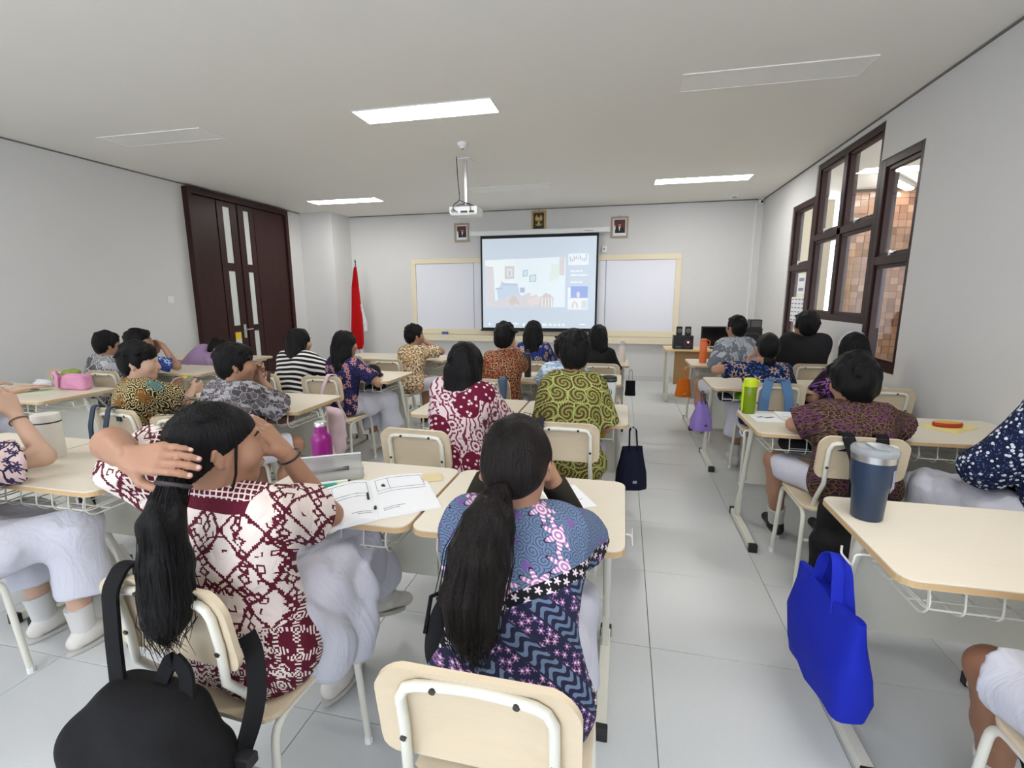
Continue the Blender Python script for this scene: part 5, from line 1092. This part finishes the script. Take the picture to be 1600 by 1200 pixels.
# open notebook
o = empty('open_notebook', (-.86, 1.495, .7505)); c0 = Vector((-.86, 1.495))
def page(pts, name, lift):
    """pts: spine near, spine far, outer far, outer near (world xy)"""
    sn, sf, of, on = (Vector(p)-c0 for p in pts); b = MB(); N = 9; R_ = []
    for i in range(N):
        t = i/(N-1); a = sn.lerp(on, t); e = sf.lerp(of, t); h = .004+lift*math.sin(min(1, t*2.2)*PI*.5)*(1-t)**.7*2
        R_.append([(a.x, a.y, 0), (e.x, e.y, 0), (e.x, e.y, h), (a.x, a.y, h)])
    b.loft(R_).build(name, M_PAPER, o, smooth=True)
    def at(u, v, dz=.0006): q = sn.lerp(on, u).lerp(sf.lerp(of, u), v); return (q.x, q.y, .004+lift*math.sin(min(1, u*2.2)*PI*.5)*(1-u)**.7*2+dz)
    return at
L_ = page([(-.763, 1.346), (-.962, 1.643), (-1.11, 1.492), (-.892, 1.214)], 'left_page', .010)
R_ = page([(-.763, 1.346), (-.962, 1.643), (-.791, 1.768), (-.595, 1.48)], 'right_page', .007)
def ln(at, u0, v0, u1, v1, r=.0011, m=M_INK):
    MB().tube([at(u0+(u1-u0)*k/4, v0+(v1-v0)*k/4) for k in range(5)], r, 4).build('print_line', m, o)
for at, f in ((L_, 0), (R_, 1)):
    for q in ((.08, .93, .92, .93), (.08, .62, .92, .62), (.08, .55, .92, .55), (.92, .62, .92, .93), (.3 if f else .7, .62, .3 if f else .7, .93), (.08, .62, .08, .93), (.1, .12, .35, .12), (.1, .16, .45, .16)): ln(at, *q)
MB().tube([R_(.17, .74), R_(.2, .77), R_(.22, .74), R_(.18, .72), R_(.23, .7)], .003, 6).build('ink_doodle', M_BLACK, o)
MB().tube([(-.005, -.035, .012), (-.035, .012, .013)], .0045, 8).tube([(.055, -.095, .011), (.048, -.083, .011)], .005, 8).build('ring_binding', M_BLACK, o)
tag(o, 'open notebook with printed boxes lying on the desk before the girl in maroon', 'notebook')
# pencil pouch with pens
o = empty('pencil_pouch', (-1.12, 1.62, .75)); Rz = rotz(.55)
soft('pouch', [bx((-.01, .01, .018), (.13, .045, .018), Rz, .016), bx((-.03, .04, .045), (.125, .008, .04), Rz, .007, .02)], .006, tint('pouch_vinyl', (.62, .62, .6), .25, .42), o, wav(3, 5, 50, .002))
ux = V(math.cos(.55), math.sin(.55), 0); uy = V(-math.sin(.55), math.cos(.55), 0)
MB().tube([tuple(ux*-.15+uy*.05+V(0, 0, .09)), tuple(ux*.12+uy*.05+V(0, 0, .088))], .004, 6).build('zip', P_('zip_white', (220, 220, 218)), o)
for k in range(3): MB().tube([tuple(ux*-.08+uy*(.0+.018*k)+V(0, 0, .03)), tuple(ux*.07+uy*(.005+.016*k)+V(0, 0, .036))], .005, 8).build('pen', [M_BLACK, P_('pen_grey', (90, 90, 96)), P_('pen_dark', (40, 40, 60))][k], o)
tag(o, 'translucent grey pencil pouch with pens beside the magenta bottle', 'pouch')
o = empty('highlighter_pen', (-1.08, 1.545, .762)); MB().tube([tuple(ux*-.06+V(0, 0, 0)), tuple(ux*.03)], .008, 10).build('barrel', P_('teal_pen', (40, 160, 136)), o, smooth=True); MB().tube([tuple(ux*.03), tuple(ux*.075)], .007, 10).build('cap', P_('pen_cap', (216, 214, 150)), o, smooth=True); tag(o, 'teal highlighter pen between the pouch and the notebook', 'pen')
o = empty('white_pen', (-1.1, 1.575, .76)); MB().tube([tuple(ux*-.07), tuple(ux*.07)], .006, 8).build('barrel', M_WPLASTIC, o, smooth=True); MB().tube([tuple(ux*.07), tuple(ux*.082)], [.005, .002], 8).build('tip', M_BOLT, o); tag(o, 'white pen lying along the pencil pouch', 'pen')
o = empty('sticky_notes', (-.735, 1.73, .7505), .5); MB().box(-.038, .038, -.038, .038, 0, .008).build('pad', P_('sticky', (224, 206, 160), .8), o, bevel=.001); tag(o, 'beige sticky note pad behind the notebook', 'notepad')
def paper(label, x, y, w_, h_, rz, mat=M_PAPER, z=.7505, lines=0, ink=M_INK):
    o = empty('paper_sheet', (x, y, z), rz); MB().box(-w_/2, w_/2, -h_/2, h_/2, 0, .0012).build('sheet', mat, o)
    for k in range(lines): MB().box(-w_*.35, w_*(.35-.1*(k % 3)), h_*(.3-.6*k/max(1, lines))-.0015, h_*(.3-.6*k/max(1, lines))+.0015, .0012, .0015).build('print_line', ink, o)
    tag(o, label, 'paper'); return o
paper('white sheet on the nearest middle desk by the blue batik sleeve', -.18, 1.66, .15, .2, .5, lines=4)
o = paper('white sheet with a black drawing beside the green bottle', .86, 3.1, .16, .22, .05)
for k in range(5): MB().box(-.05+.02*k, -.028+.02*k, -.01+.012*math.sin(k*2), .008+.012*math.sin(k*2), .0012, .0016).build('drawing', M_BLACK, o)
paper('second white sheet under the arm of the boy in purple brown batik', 1.03, 3.17, .17, .22, -.1, lines=3)
paper('yellow paper under the red topped sweet box', 1.79, 3.08, .17, .26, -.9, P_('yellow_paper', (236, 222, 140), .8))
o = empty('sweet_packet', (1.79, 3.09, .752), .1); MB().loft([[(.075*k*math.cos(a), .04*k*math.sin(a), z) for a in np.linspace(0, 2*PI, 21)[:-1]] for z, k in ((0, .9), (.006, 1), (.018, 1), (.024, .94))]).build('tray', P_('packet_red', (176, 52, 30)), o, smooth=True); MB().loft([[(.066*k*math.cos(a), .033*k*math.sin(a), z) for a in np.linspace(0, 2*PI, 21)[:-1]] for z, k in ((.023, 1), (.026, .95))]).build('top', P_('packet_yellow', (222, 176, 50)), o, smooth=True); tag(o, 'oval red and yellow packet lying on the yellow paper', 'packet')
paper('pale green sheet on the far left desk', -4.42, 2.78, .3, .2, .1, P_('green_paper', (206, 218, 186), .8))
o = empty('crumpled_tissue', (-4.66, 2.93, .75)); soft('tissue', [el((0, 0, .03), (.05, .04, .03)), el((.045, .01, .022), (.03, .03, .022)), el((-.03, .02, .045), (.03, .025, .022))], .005, fabric('tissue_white', srgb(216, 216, 218)), o, wav(5, 6, 110, .006)); tag(o, 'crumpled white tissue on the far left desk', 'tissue')
o = empty('lunch_box', (-3.62, 3.02-.17, .75)); MB().loft([[(x*k, y*k, z) for x, y in rrect(.15, .11, .02)] for z, k in ((0, .88), (.05, 1), (.055, 1.04))]).build('tub', tint('clear_tub', (.6, .6, .58), .1, .45), o, smooth=True); MB().loft([[(x*k, y*k, z) for x, y in rrect(.16, .12, .02)] for z, k in ((.055, 1), (.062, .97))]).build('lid', tint('clear_lid', (.55, .58, .6), .08, .5), o); tag(o, 'clear plastic lunch box beside the drink jar', 'box')
# pink bag on the far left desk
M_PINK = fabric('pink_canvas', srgb(214, 150, 180)); o = empty('handbag', (-4.28, 2.92, .75))
soft('body', [bx((0, 0, .06), (.12, .05, .062), rotz(.1), .03), bx((.03, -.02, .08), (.07, .04, .05), None, .03, .03)], .008, M_PINK, o, wav(4, 5, 40, .004)); MB().ribbon(fillet([(-.09, -.03, .11), (-.11, -.07, .16), (-.06, -.085, .12), (-.1, -.07, .02)], .04), (1, 0, .2), .006, .03).build('strap', M_PINK, o); soft('scarf', [el((-.05, .0, .125), (.06, .04, .03)), el((-.0, .02, .14), (.04, .03, .025))], .007, fabric('olive_scarf', srgb(128, 150, 70)), o, wav(6, 5, 60, .004)); tag(o, 'pink fabric handbag with an olive scarf on the far left desk', 'bag')
o = empty('school_bag', (-4.62, 3.12, .42)); soft('body', [bx((0, .02, .18), (.13, .07, .2), None, .05)], .012, fabric('maroon_grey_bag', srgb(58, 44, 48)), o, wav(9, 4, 30, .004)); MB().tube(fillet([(-.05, .02, .37), (-.05, .02, .42), (.05, .02, .42), (.05, .02, .37)], .03), .008, 6).build('grab_loop', P_('bag_grey', (180, 178, 176)), o); tag(o, 'dark grey school bag standing behind the pink handbag', 'bag')
# ---- hanging bags
M_TOTE = fabric('royal_blue_nonwoven', srgb(24, 40, 172), .7); o = empty('tote_bag', (.695, 1.62, .66)); A_ = rotz(.12)
def q3(x, y, z): v = A_.T @ V(x, y, 0); return (v[0], v[1], z)
rings = []
for z, w_, dpt, sh_ in ((-.47, .13, .02, .015), (-.465, .165, .062, .015), (-.4, .18, .07, .01), (-.3, .187, .062, .0), (-.2, .185, .035, -.005), (-.13, .18, .016, -.01)):
    ring = []
    for k in range(28):
        a = 2*PI*k/28; cx, sx = math.cos(a), math.sin(a); e = .5
        yy = w_*abs(cx)**e*(1 if cx > 0 else -1); xx = dpt*abs(sx)**e*(1 if sx > 0 else -1)+.006*math.sin(yy*40+z*30)
        ring.append(q3(xx+sh_, yy, z+yy*.05+(.012*math.sin(yy*30) if z > -.15 else 0)))
    rings.append(ring)
MB().loft(rings).build('body', M_TOTE, o, smooth=True)
for s in (-.02, .02): MB().ribbon(fillet([q3(s, -.07, -.17), q3(s*.6, -.04, -.03), q3(0, 0, .005), q3(s*.6, .04, -.03), q3(s, .07, -.16)], .05, 5), (1, -.3, 0), .003, .032).build('handle', M_TOTE, o)
tag(o, 'royal blue tote bag hanging from the near right desk', 'bag')
def hang(label, loc, w_, h_, d_, mat, rz=0, taper=1.25, seed=1, handle_m=None, drop=.12, logo=None):
    o = empty('lunch_bag', loc, rz)
    rg = []
    for t, kw, kd in ((1, .8, .6), (.985, 1, .95), (.9, 1.02, 1.02), (.6, .94, .85), (.3, .8, .55), (.08, .66, .25), (0, .62, .14)):
        rg.append([((w_*taper/2*(kw if t > .5 else 1-(1-t)*(1-1/taper)*1.1))*abs(math.cos(a))**.6*(1 if math.cos(a) > 0 else -1)+.004*math.sin(9*a+seed+t*6), d_*taper/2*kd*abs(math.sin(a))**.6*(1 if math.sin(a) > 0 else -1)+.003*math.sin(7*a+seed), -drop-h_*t) for a in np.linspace(0, 2*PI, 29)[:-1]])
    MB().loft(rg).build('body', mat, o, smooth=True)
    for s in (-1, 1): MB().ribbon(fillet([(s*w_*.2, -d_*.25, -drop-.02), (s*w_*.16, 0, -.01), (0, 0, .004), ], .03, 4), (0, 1, 0), .004, .022).build('handle', handle_m or mat, o)
    if logo: MB().box(-.012, .012, -d_/2*taper-.006, -d_/2*taper-.002, -drop-h_*.8, -drop-h_*.74).build('badge', logo, o)
    tag(o, label, 'bag'); return o
M_NAVYB = fabric('navy_canvas', srgb(22, 26, 44)); M_PURP = fabric('lavender_felt', srgb(146, 124, 196)); M_ORB = fabric('orange_canvas', srgb(214, 112, 30))
hang('navy bag with a small round badge hanging from the desk of the boy in green', (.082, 2.975, .675), .13, .27, .1, M_NAVYB, .3, 1.4, 2, logo=P_('badge_grey', (150, 156, 170)))
hang('small black bag hanging from the frontmost middle desk', (.1, 5.42, .675), .1, .17, .06, fabric('black_canvas', (.012, .012, .014)), 0, 1.1, 3)
hang('orange bag with a yellow print hanging from the frontmost right desk', (.685, 5.64, .675), .13, .2, .1, M_ORB, .2, 1.25, 4, logo=P_('yellow_print', (236, 190, 70)))
hang('lavender felt bag hanging from the second right desk', (.685, 4.3, .675), .09, .25, .09, M_PURP, .35, 1.8, 5, handle_m=P_('grey_handle', (90, 84, 100)), drop=.09, logo=P_('badge_maroon', (110, 40, 70)))
# ---- backpacks on chairs
M_BP = fabric('black_nylon', (.007, .007, .008), .75)
o = empty('backpack', (-.95, .7, 0))
soft('body', [bx((-.02, -.01, .39), (.205, .095, .19), rotz(-.12), .07, .06), el((.0, -.085, .36), (.16, .06, .14), None, .05), bx((-.05, .02, .55), (.13, .06, .07), None, .05, .06)], .008, M_BP, o, wav(12, 6, 26, .007))
MB().ribbon(fillet([(-.17, .135, .7), (-.172, .14, .845), (-.172, .1, .86), (-.165, .06, .82), (-.15, .04, .7), (-.13, .02, .56)], .02, 4), (1, 0, 0), .008, .042).build('strap', M_BP, o)
MB().ribbon(fillet([(.05, .03, .6), (.04, .045, .66), (-.0, .05, .69), (-.04, .04, .61)], .03, 4), (1, 0, 0), .008, .035).build('grab_strap', M_BP, o)
MB().ribbon(fillet([(.1, .155, .68), (.135, .135, .66), (.17, .1, .6), (.18, .06, .54), (.165, .03, .47)], .04, 4), (.4, .8, .3), .008, .04).build('strap', M_BP, o)
MB().box(.165, .21, .01, .04, .48, .505).build('buckle', M_BLACK, o, bevel=.004); MB().tube(fillet([(-.17, -.01, .56), (-.22, -.03, .54), (-.225, -.04, .46)], .03), .004, 6).build('side_loop', M_BP, o)
MB().box(.0, .012, -.155, -.15, .4, .43).build('zip_pull', M_CHROME, o, bevel=.002, loc=(.05, .005, .05)); MB().tube([(.05, -.13, .49), (.11, -.115, .48), (.17, -.09, .46)], .003, 5).build('zip', M_BLACK, o)
tag(o, 'large black backpack hanging behind the girl in maroon ikat batik', 'backpack')
o = empty('backpack', (1.09, 2.33, 0))
soft('body', [bx((-.01, .0, .38), (.17, .075, .2), None, .06), bx((-.1, -.04, .27), (.11, .06, .14), None, .05, .05)], .009, M_BP, o, wav(13, 5, 30, .005))
for sx, dx in ((-.07, .03), (.07, 0)): MB().ribbon(fillet([(sx, .11, .76), (sx, .125, .848), (sx, .09, .85), (sx+dx, .045, .74), (sx+dx+.01, .035, .56)], .02, 4), (1, 0, 0), .008, .05).build('strap', M_BP, o)
MB().tube(fillet([(-.1, .0, .5), (-.17, .02, .46), (-.19, .0, .38), (-.17, -.02, .25)], .04), .006, 6).build('side_strap', M_BP, o)
tag(o, 'black backpack on the chair of the boy in purple brown batik', 'backpack')
M_LB = fabric('light_blue_canvas', srgb(92, 128, 168)); o = empty('backpack', (1.12, 3.8, 0))
soft('body', [bx((0, -.02, .4), (.13, .06, .17), None, .05)], .01, fabric('slate_canvas', srgb(84, 106, 136)), o, wav(14, 4, 30, .004))
for sx in (-1, 1): MB().ribbon(fillet([(sx*.04, .09, .78), (sx*.045, .085, .862), (sx*.055, .04, .86), (sx*.08, .005, .74), (sx*.09, .0, .54)], .02, 4), (1, 0, 0), .01, .062).build('strap', M_LB, o)
MB().ribbon([(-.06, .045, .868), (0, .05, .872), (.06, .045, .868)], (0, 1, 0), .008, .03).build('yoke', M_LB, o); tag(o, 'light blue backpack with wide straps over the chair back', 'backpack')
M_PK = fabric('pale_pink_canvas', srgb(222, 196, 204)); o = empty('backpack', (-2.36, 3.36, 0))
soft('body', [bx((.05, -.02, .4), (.14, .07, .2), rotz(.2), .06), bx((.07, -.07, .34), (.1, .05, .12), rotz(.2), .04, .05)], .01, M_PK, o, wav(15, 5, 34, .006)); MB().ribbon(fillet([(.06, .13, .78), (.06, .125, .85), (.03, .07, .855), (-.01, .04, .74), (-.03, .02, .6)], .02, 4), (1, 0, 0), .006, .028).build('strap', M_PK, o); MB().ribbon(fillet([(.1, -.1, .55), (.14, -.15, .48), (.12, -.14, .36), (.16, -.13, .28)], .03), (1, .3, 0), .005, .03).build('tie_ribbon', P_('ribbon_pink', (206, 160, 160), .8), o); tag(o, 'pale pink backpack on the chair of the girl in navy floral batik', 'backpack')
def straps(label, loc, mat, xs, w_, rz=0, body=True, bm_=None):
    o = empty('backpack', loc, rz)
    for sx in xs: MB().ribbon(fillet([(sx, .1, .76), (sx, .105, .85), (sx, .055, .852), (sx, .025, .74), (sx*.8, .01, .56)], .02, 4), (1, 0, 0), .008, w_).build('strap', mat, o)
    if body: soft('body', [bx((0, -.03, .4), (.13, .06, .17), None, .05)], .012, bm_ or M_BP, o, wav(len(label), 4, 30, .004))
    tag(o, label, 'backpack')
straps('black backpack with two slate grey straps on the chair behind black and yellow batik', (-2.93, 2.06, 0), fabric('slate_strap', srgb(62, 70, 84)), (-.08, .05), .034, -.1)
straps('dark backpack with a black and grey strap on the chair of the boy in green', (-.32, 2.32, 0), fabric('charcoal_strap', srgb(44, 44, 50)), (-.08,), .04)
straps('brown strapped bag on the chair behind the striped top', (-3.0, 3.4, 0), fabric('brown_strap', srgb(86, 62, 56)), (.09,), .03)
straps('grey bag over the chair of the boy in grey tie-dye', (1.06, 4.99, 0), fabric('grey_strap', srgb(112, 108, 106)), (-.08,), .06, 0, True, fabric('grey_bag', srgb(92, 90, 92)))
o = empty('denim_jacket', (-.98, 3.55, 0)); soft('sleeve', [rc((.08, .03, .835), (.085, .0, .72), .03, .03, .02), rc((.085, .0, .72), (.08, .005, .6), .03, .028, .02), rc((.08, .03, .835), (.08, .1, .8), .03, .028, .02)], .008, fabric('denim', srgb(80, 96, 116)), o, wav(8, 5, 60, .004)); MB().tube([(.058, .005, .615), (.08, -.025, .612), (.105, .005, .615), (.08, .035, .618)], .004, 5, True).build('cuff', fabric('denim_dark', srgb(60, 74, 94)), o); tag(o, 'blue denim sleeve hanging over the chair of the boy in brown', 'jacket')
o = empty('round_cap', (-2.25, 4.0, .75)); soft('crown', [el((0, 0, .04), (.075, .075, .075), None, .02), el((.06, -.01, .02), (.05, .05, .018), None, .02)], .008, fabric('black_cap', (.012, .012, .014)), o); MB().tube([(-.02, -.07, .03), (.03, -.075, .03)], .003, 5).build('trim', M_INK, o); tag(o, 'round black cap on the desk in front of the girl in navy batik', 'cap')
# ---- worn bits
def ring_on(per, name, c, d, r, th, mat):
    d = nrm(d); a = nrm(np.cross(d, V(.3, .5, 1))); b_ = np.cross(d, a); c = np.asarray(c, float)-np.asarray(per.location)
    MB().tube([tuple(c+(a*math.cos(t)+b_*math.sin(t))*r) for t in np.linspace(0, 2*PI, 17)[:-1]], th, 5, True).build(name, mat, per, smooth=True)
ring_on(PEOPLE[0], 'hair_band_on_wrist', (-.93, 1.155, 1.02), (-.2, -.4, .9), .033, .003, M_BLACK)
Hq, oq = PINFO[0]
MB().tube([tuple(Hq(.078, .03, .03)), tuple(Hq(.088, .02, -.05)), tuple(Hq(.085, .0, -.12)), tuple(Hq(.1, -.03, -.19))], [.004, .0035, .003, .001], 5).build('side_lock', HAIRB, PEOPLE[0], smooth=True)
o = empty('folded_jacket', (-.43, 1.12, .5)); soft('bundle', [el((0, 0, .07), (.06, .11, .12), None, .03), el((.03, .08, .03), (.07, .1, .06), None, .03)], .008, fabric('black_canvas', (.012, .012, .014)), o, wav(21, 5, 34, .006)); MB().tube([(-.05, -.07, .1), (-.06, 0, .16), (-.03, .08, .14)], .006, 6).build('seam', M_BP, o, smooth=True); tag(o, 'black jacket bundled on the lap of the girl in blue and purple', 'jacket')
ring_on(PEOPLE[13], 'bracelet', (-2.44, 1.432, .97), (-.6, .1, .6), .03, .003, P_('bracelet_brown', (120, 90, 60)))
Hq = PINFO[21][0]
MB().tube([tuple(Hq(.098*math.cos(t), .012-.012*math.sin(t), .03+.106*math.sin(t))) for t in np.linspace(-.1, PI+.1, 22)], .006, 6).build('headband', P_('headband_silver', (200, 200, 206), .3), PEOPLE[21], smooth=True)

# ---- things in the wire baskets
def stash(label, loc, half, mat, cat='pouch', seed=1):
    o = empty('basket_item', loc); soft('cover', [bx((0, 0, half[2]), half, None, min(half)*.8, .02)], .008, mat, o, wav(seed, 4, 40, .003)); MB().tube([(-half[0]*.7, -half[1]*1.02, half[2]), (half[0]*.7, -half[1]*1.02, half[2])], .003, 5).build('zip', M_INK, o); tag(o, label, cat)
stash('bright green pouch in the basket of the second right desk', (1.02, 4.2, .63), (.09, .08, .03), fabric('green_pouch', srgb(110, 180, 40)), seed=2)
stash('black pouch in the basket of the second right desk', (.84, 4.2, .63), (.05, .08, .025), fabric('black_canvas', (.012, .012, .014)), seed=3)
stash('black pouch in the basket of the desk with the green bottle', (.95, 2.85, .63), (.07, .07, .03), fabric('black_canvas', (.012, .012, .014)), seed=4)
stash('blue case in the basket of the desk with the green bottle', (1.16, 2.87, .63), (.08, .07, .02), M_LB, 'case', 5)
stash('dark case in the basket before the girl in navy batik', (-2.2, 3.95, .63), (.07, .08, .025), fabric('black_canvas', (.012, .012, .014)), 'case', 6)
stash('brown pouch in the basket under the elbow of the boy in grey', (-2.3, 2.76, .63), (.09, .08, .025), fabric('brown_pouch', srgb(120, 86, 76)), seed=7)
stash('mustard pouch in the basket of the boy in green batik', (-.14, 2.9, .63), (.06, .07, .025), fabric('mustard_pouch', srgb(190, 150, 40)), seed=8)
for k in range(4):
    o = empty('book', (-4.5+.05*k, 4.8, .63)); MB().box(-.016, .016, 0, .17, 0, .085+.006*(k % 2)).build('cover', P_('book%d' % k, [(120, 50, 46), (60, 56, 70), (196, 190, 180), (90, 60, 50)][k], .6), o, bevel=.002); MB().box(-.013, .013, .002, .168, .004, .0875+.006*(k % 2)).build('pages', M_PAPER, o); tag(o, ['red', 'slate', 'cream', 'brown'][k]+' book standing in the basket by the dark door', 'book', 'books in the basket')
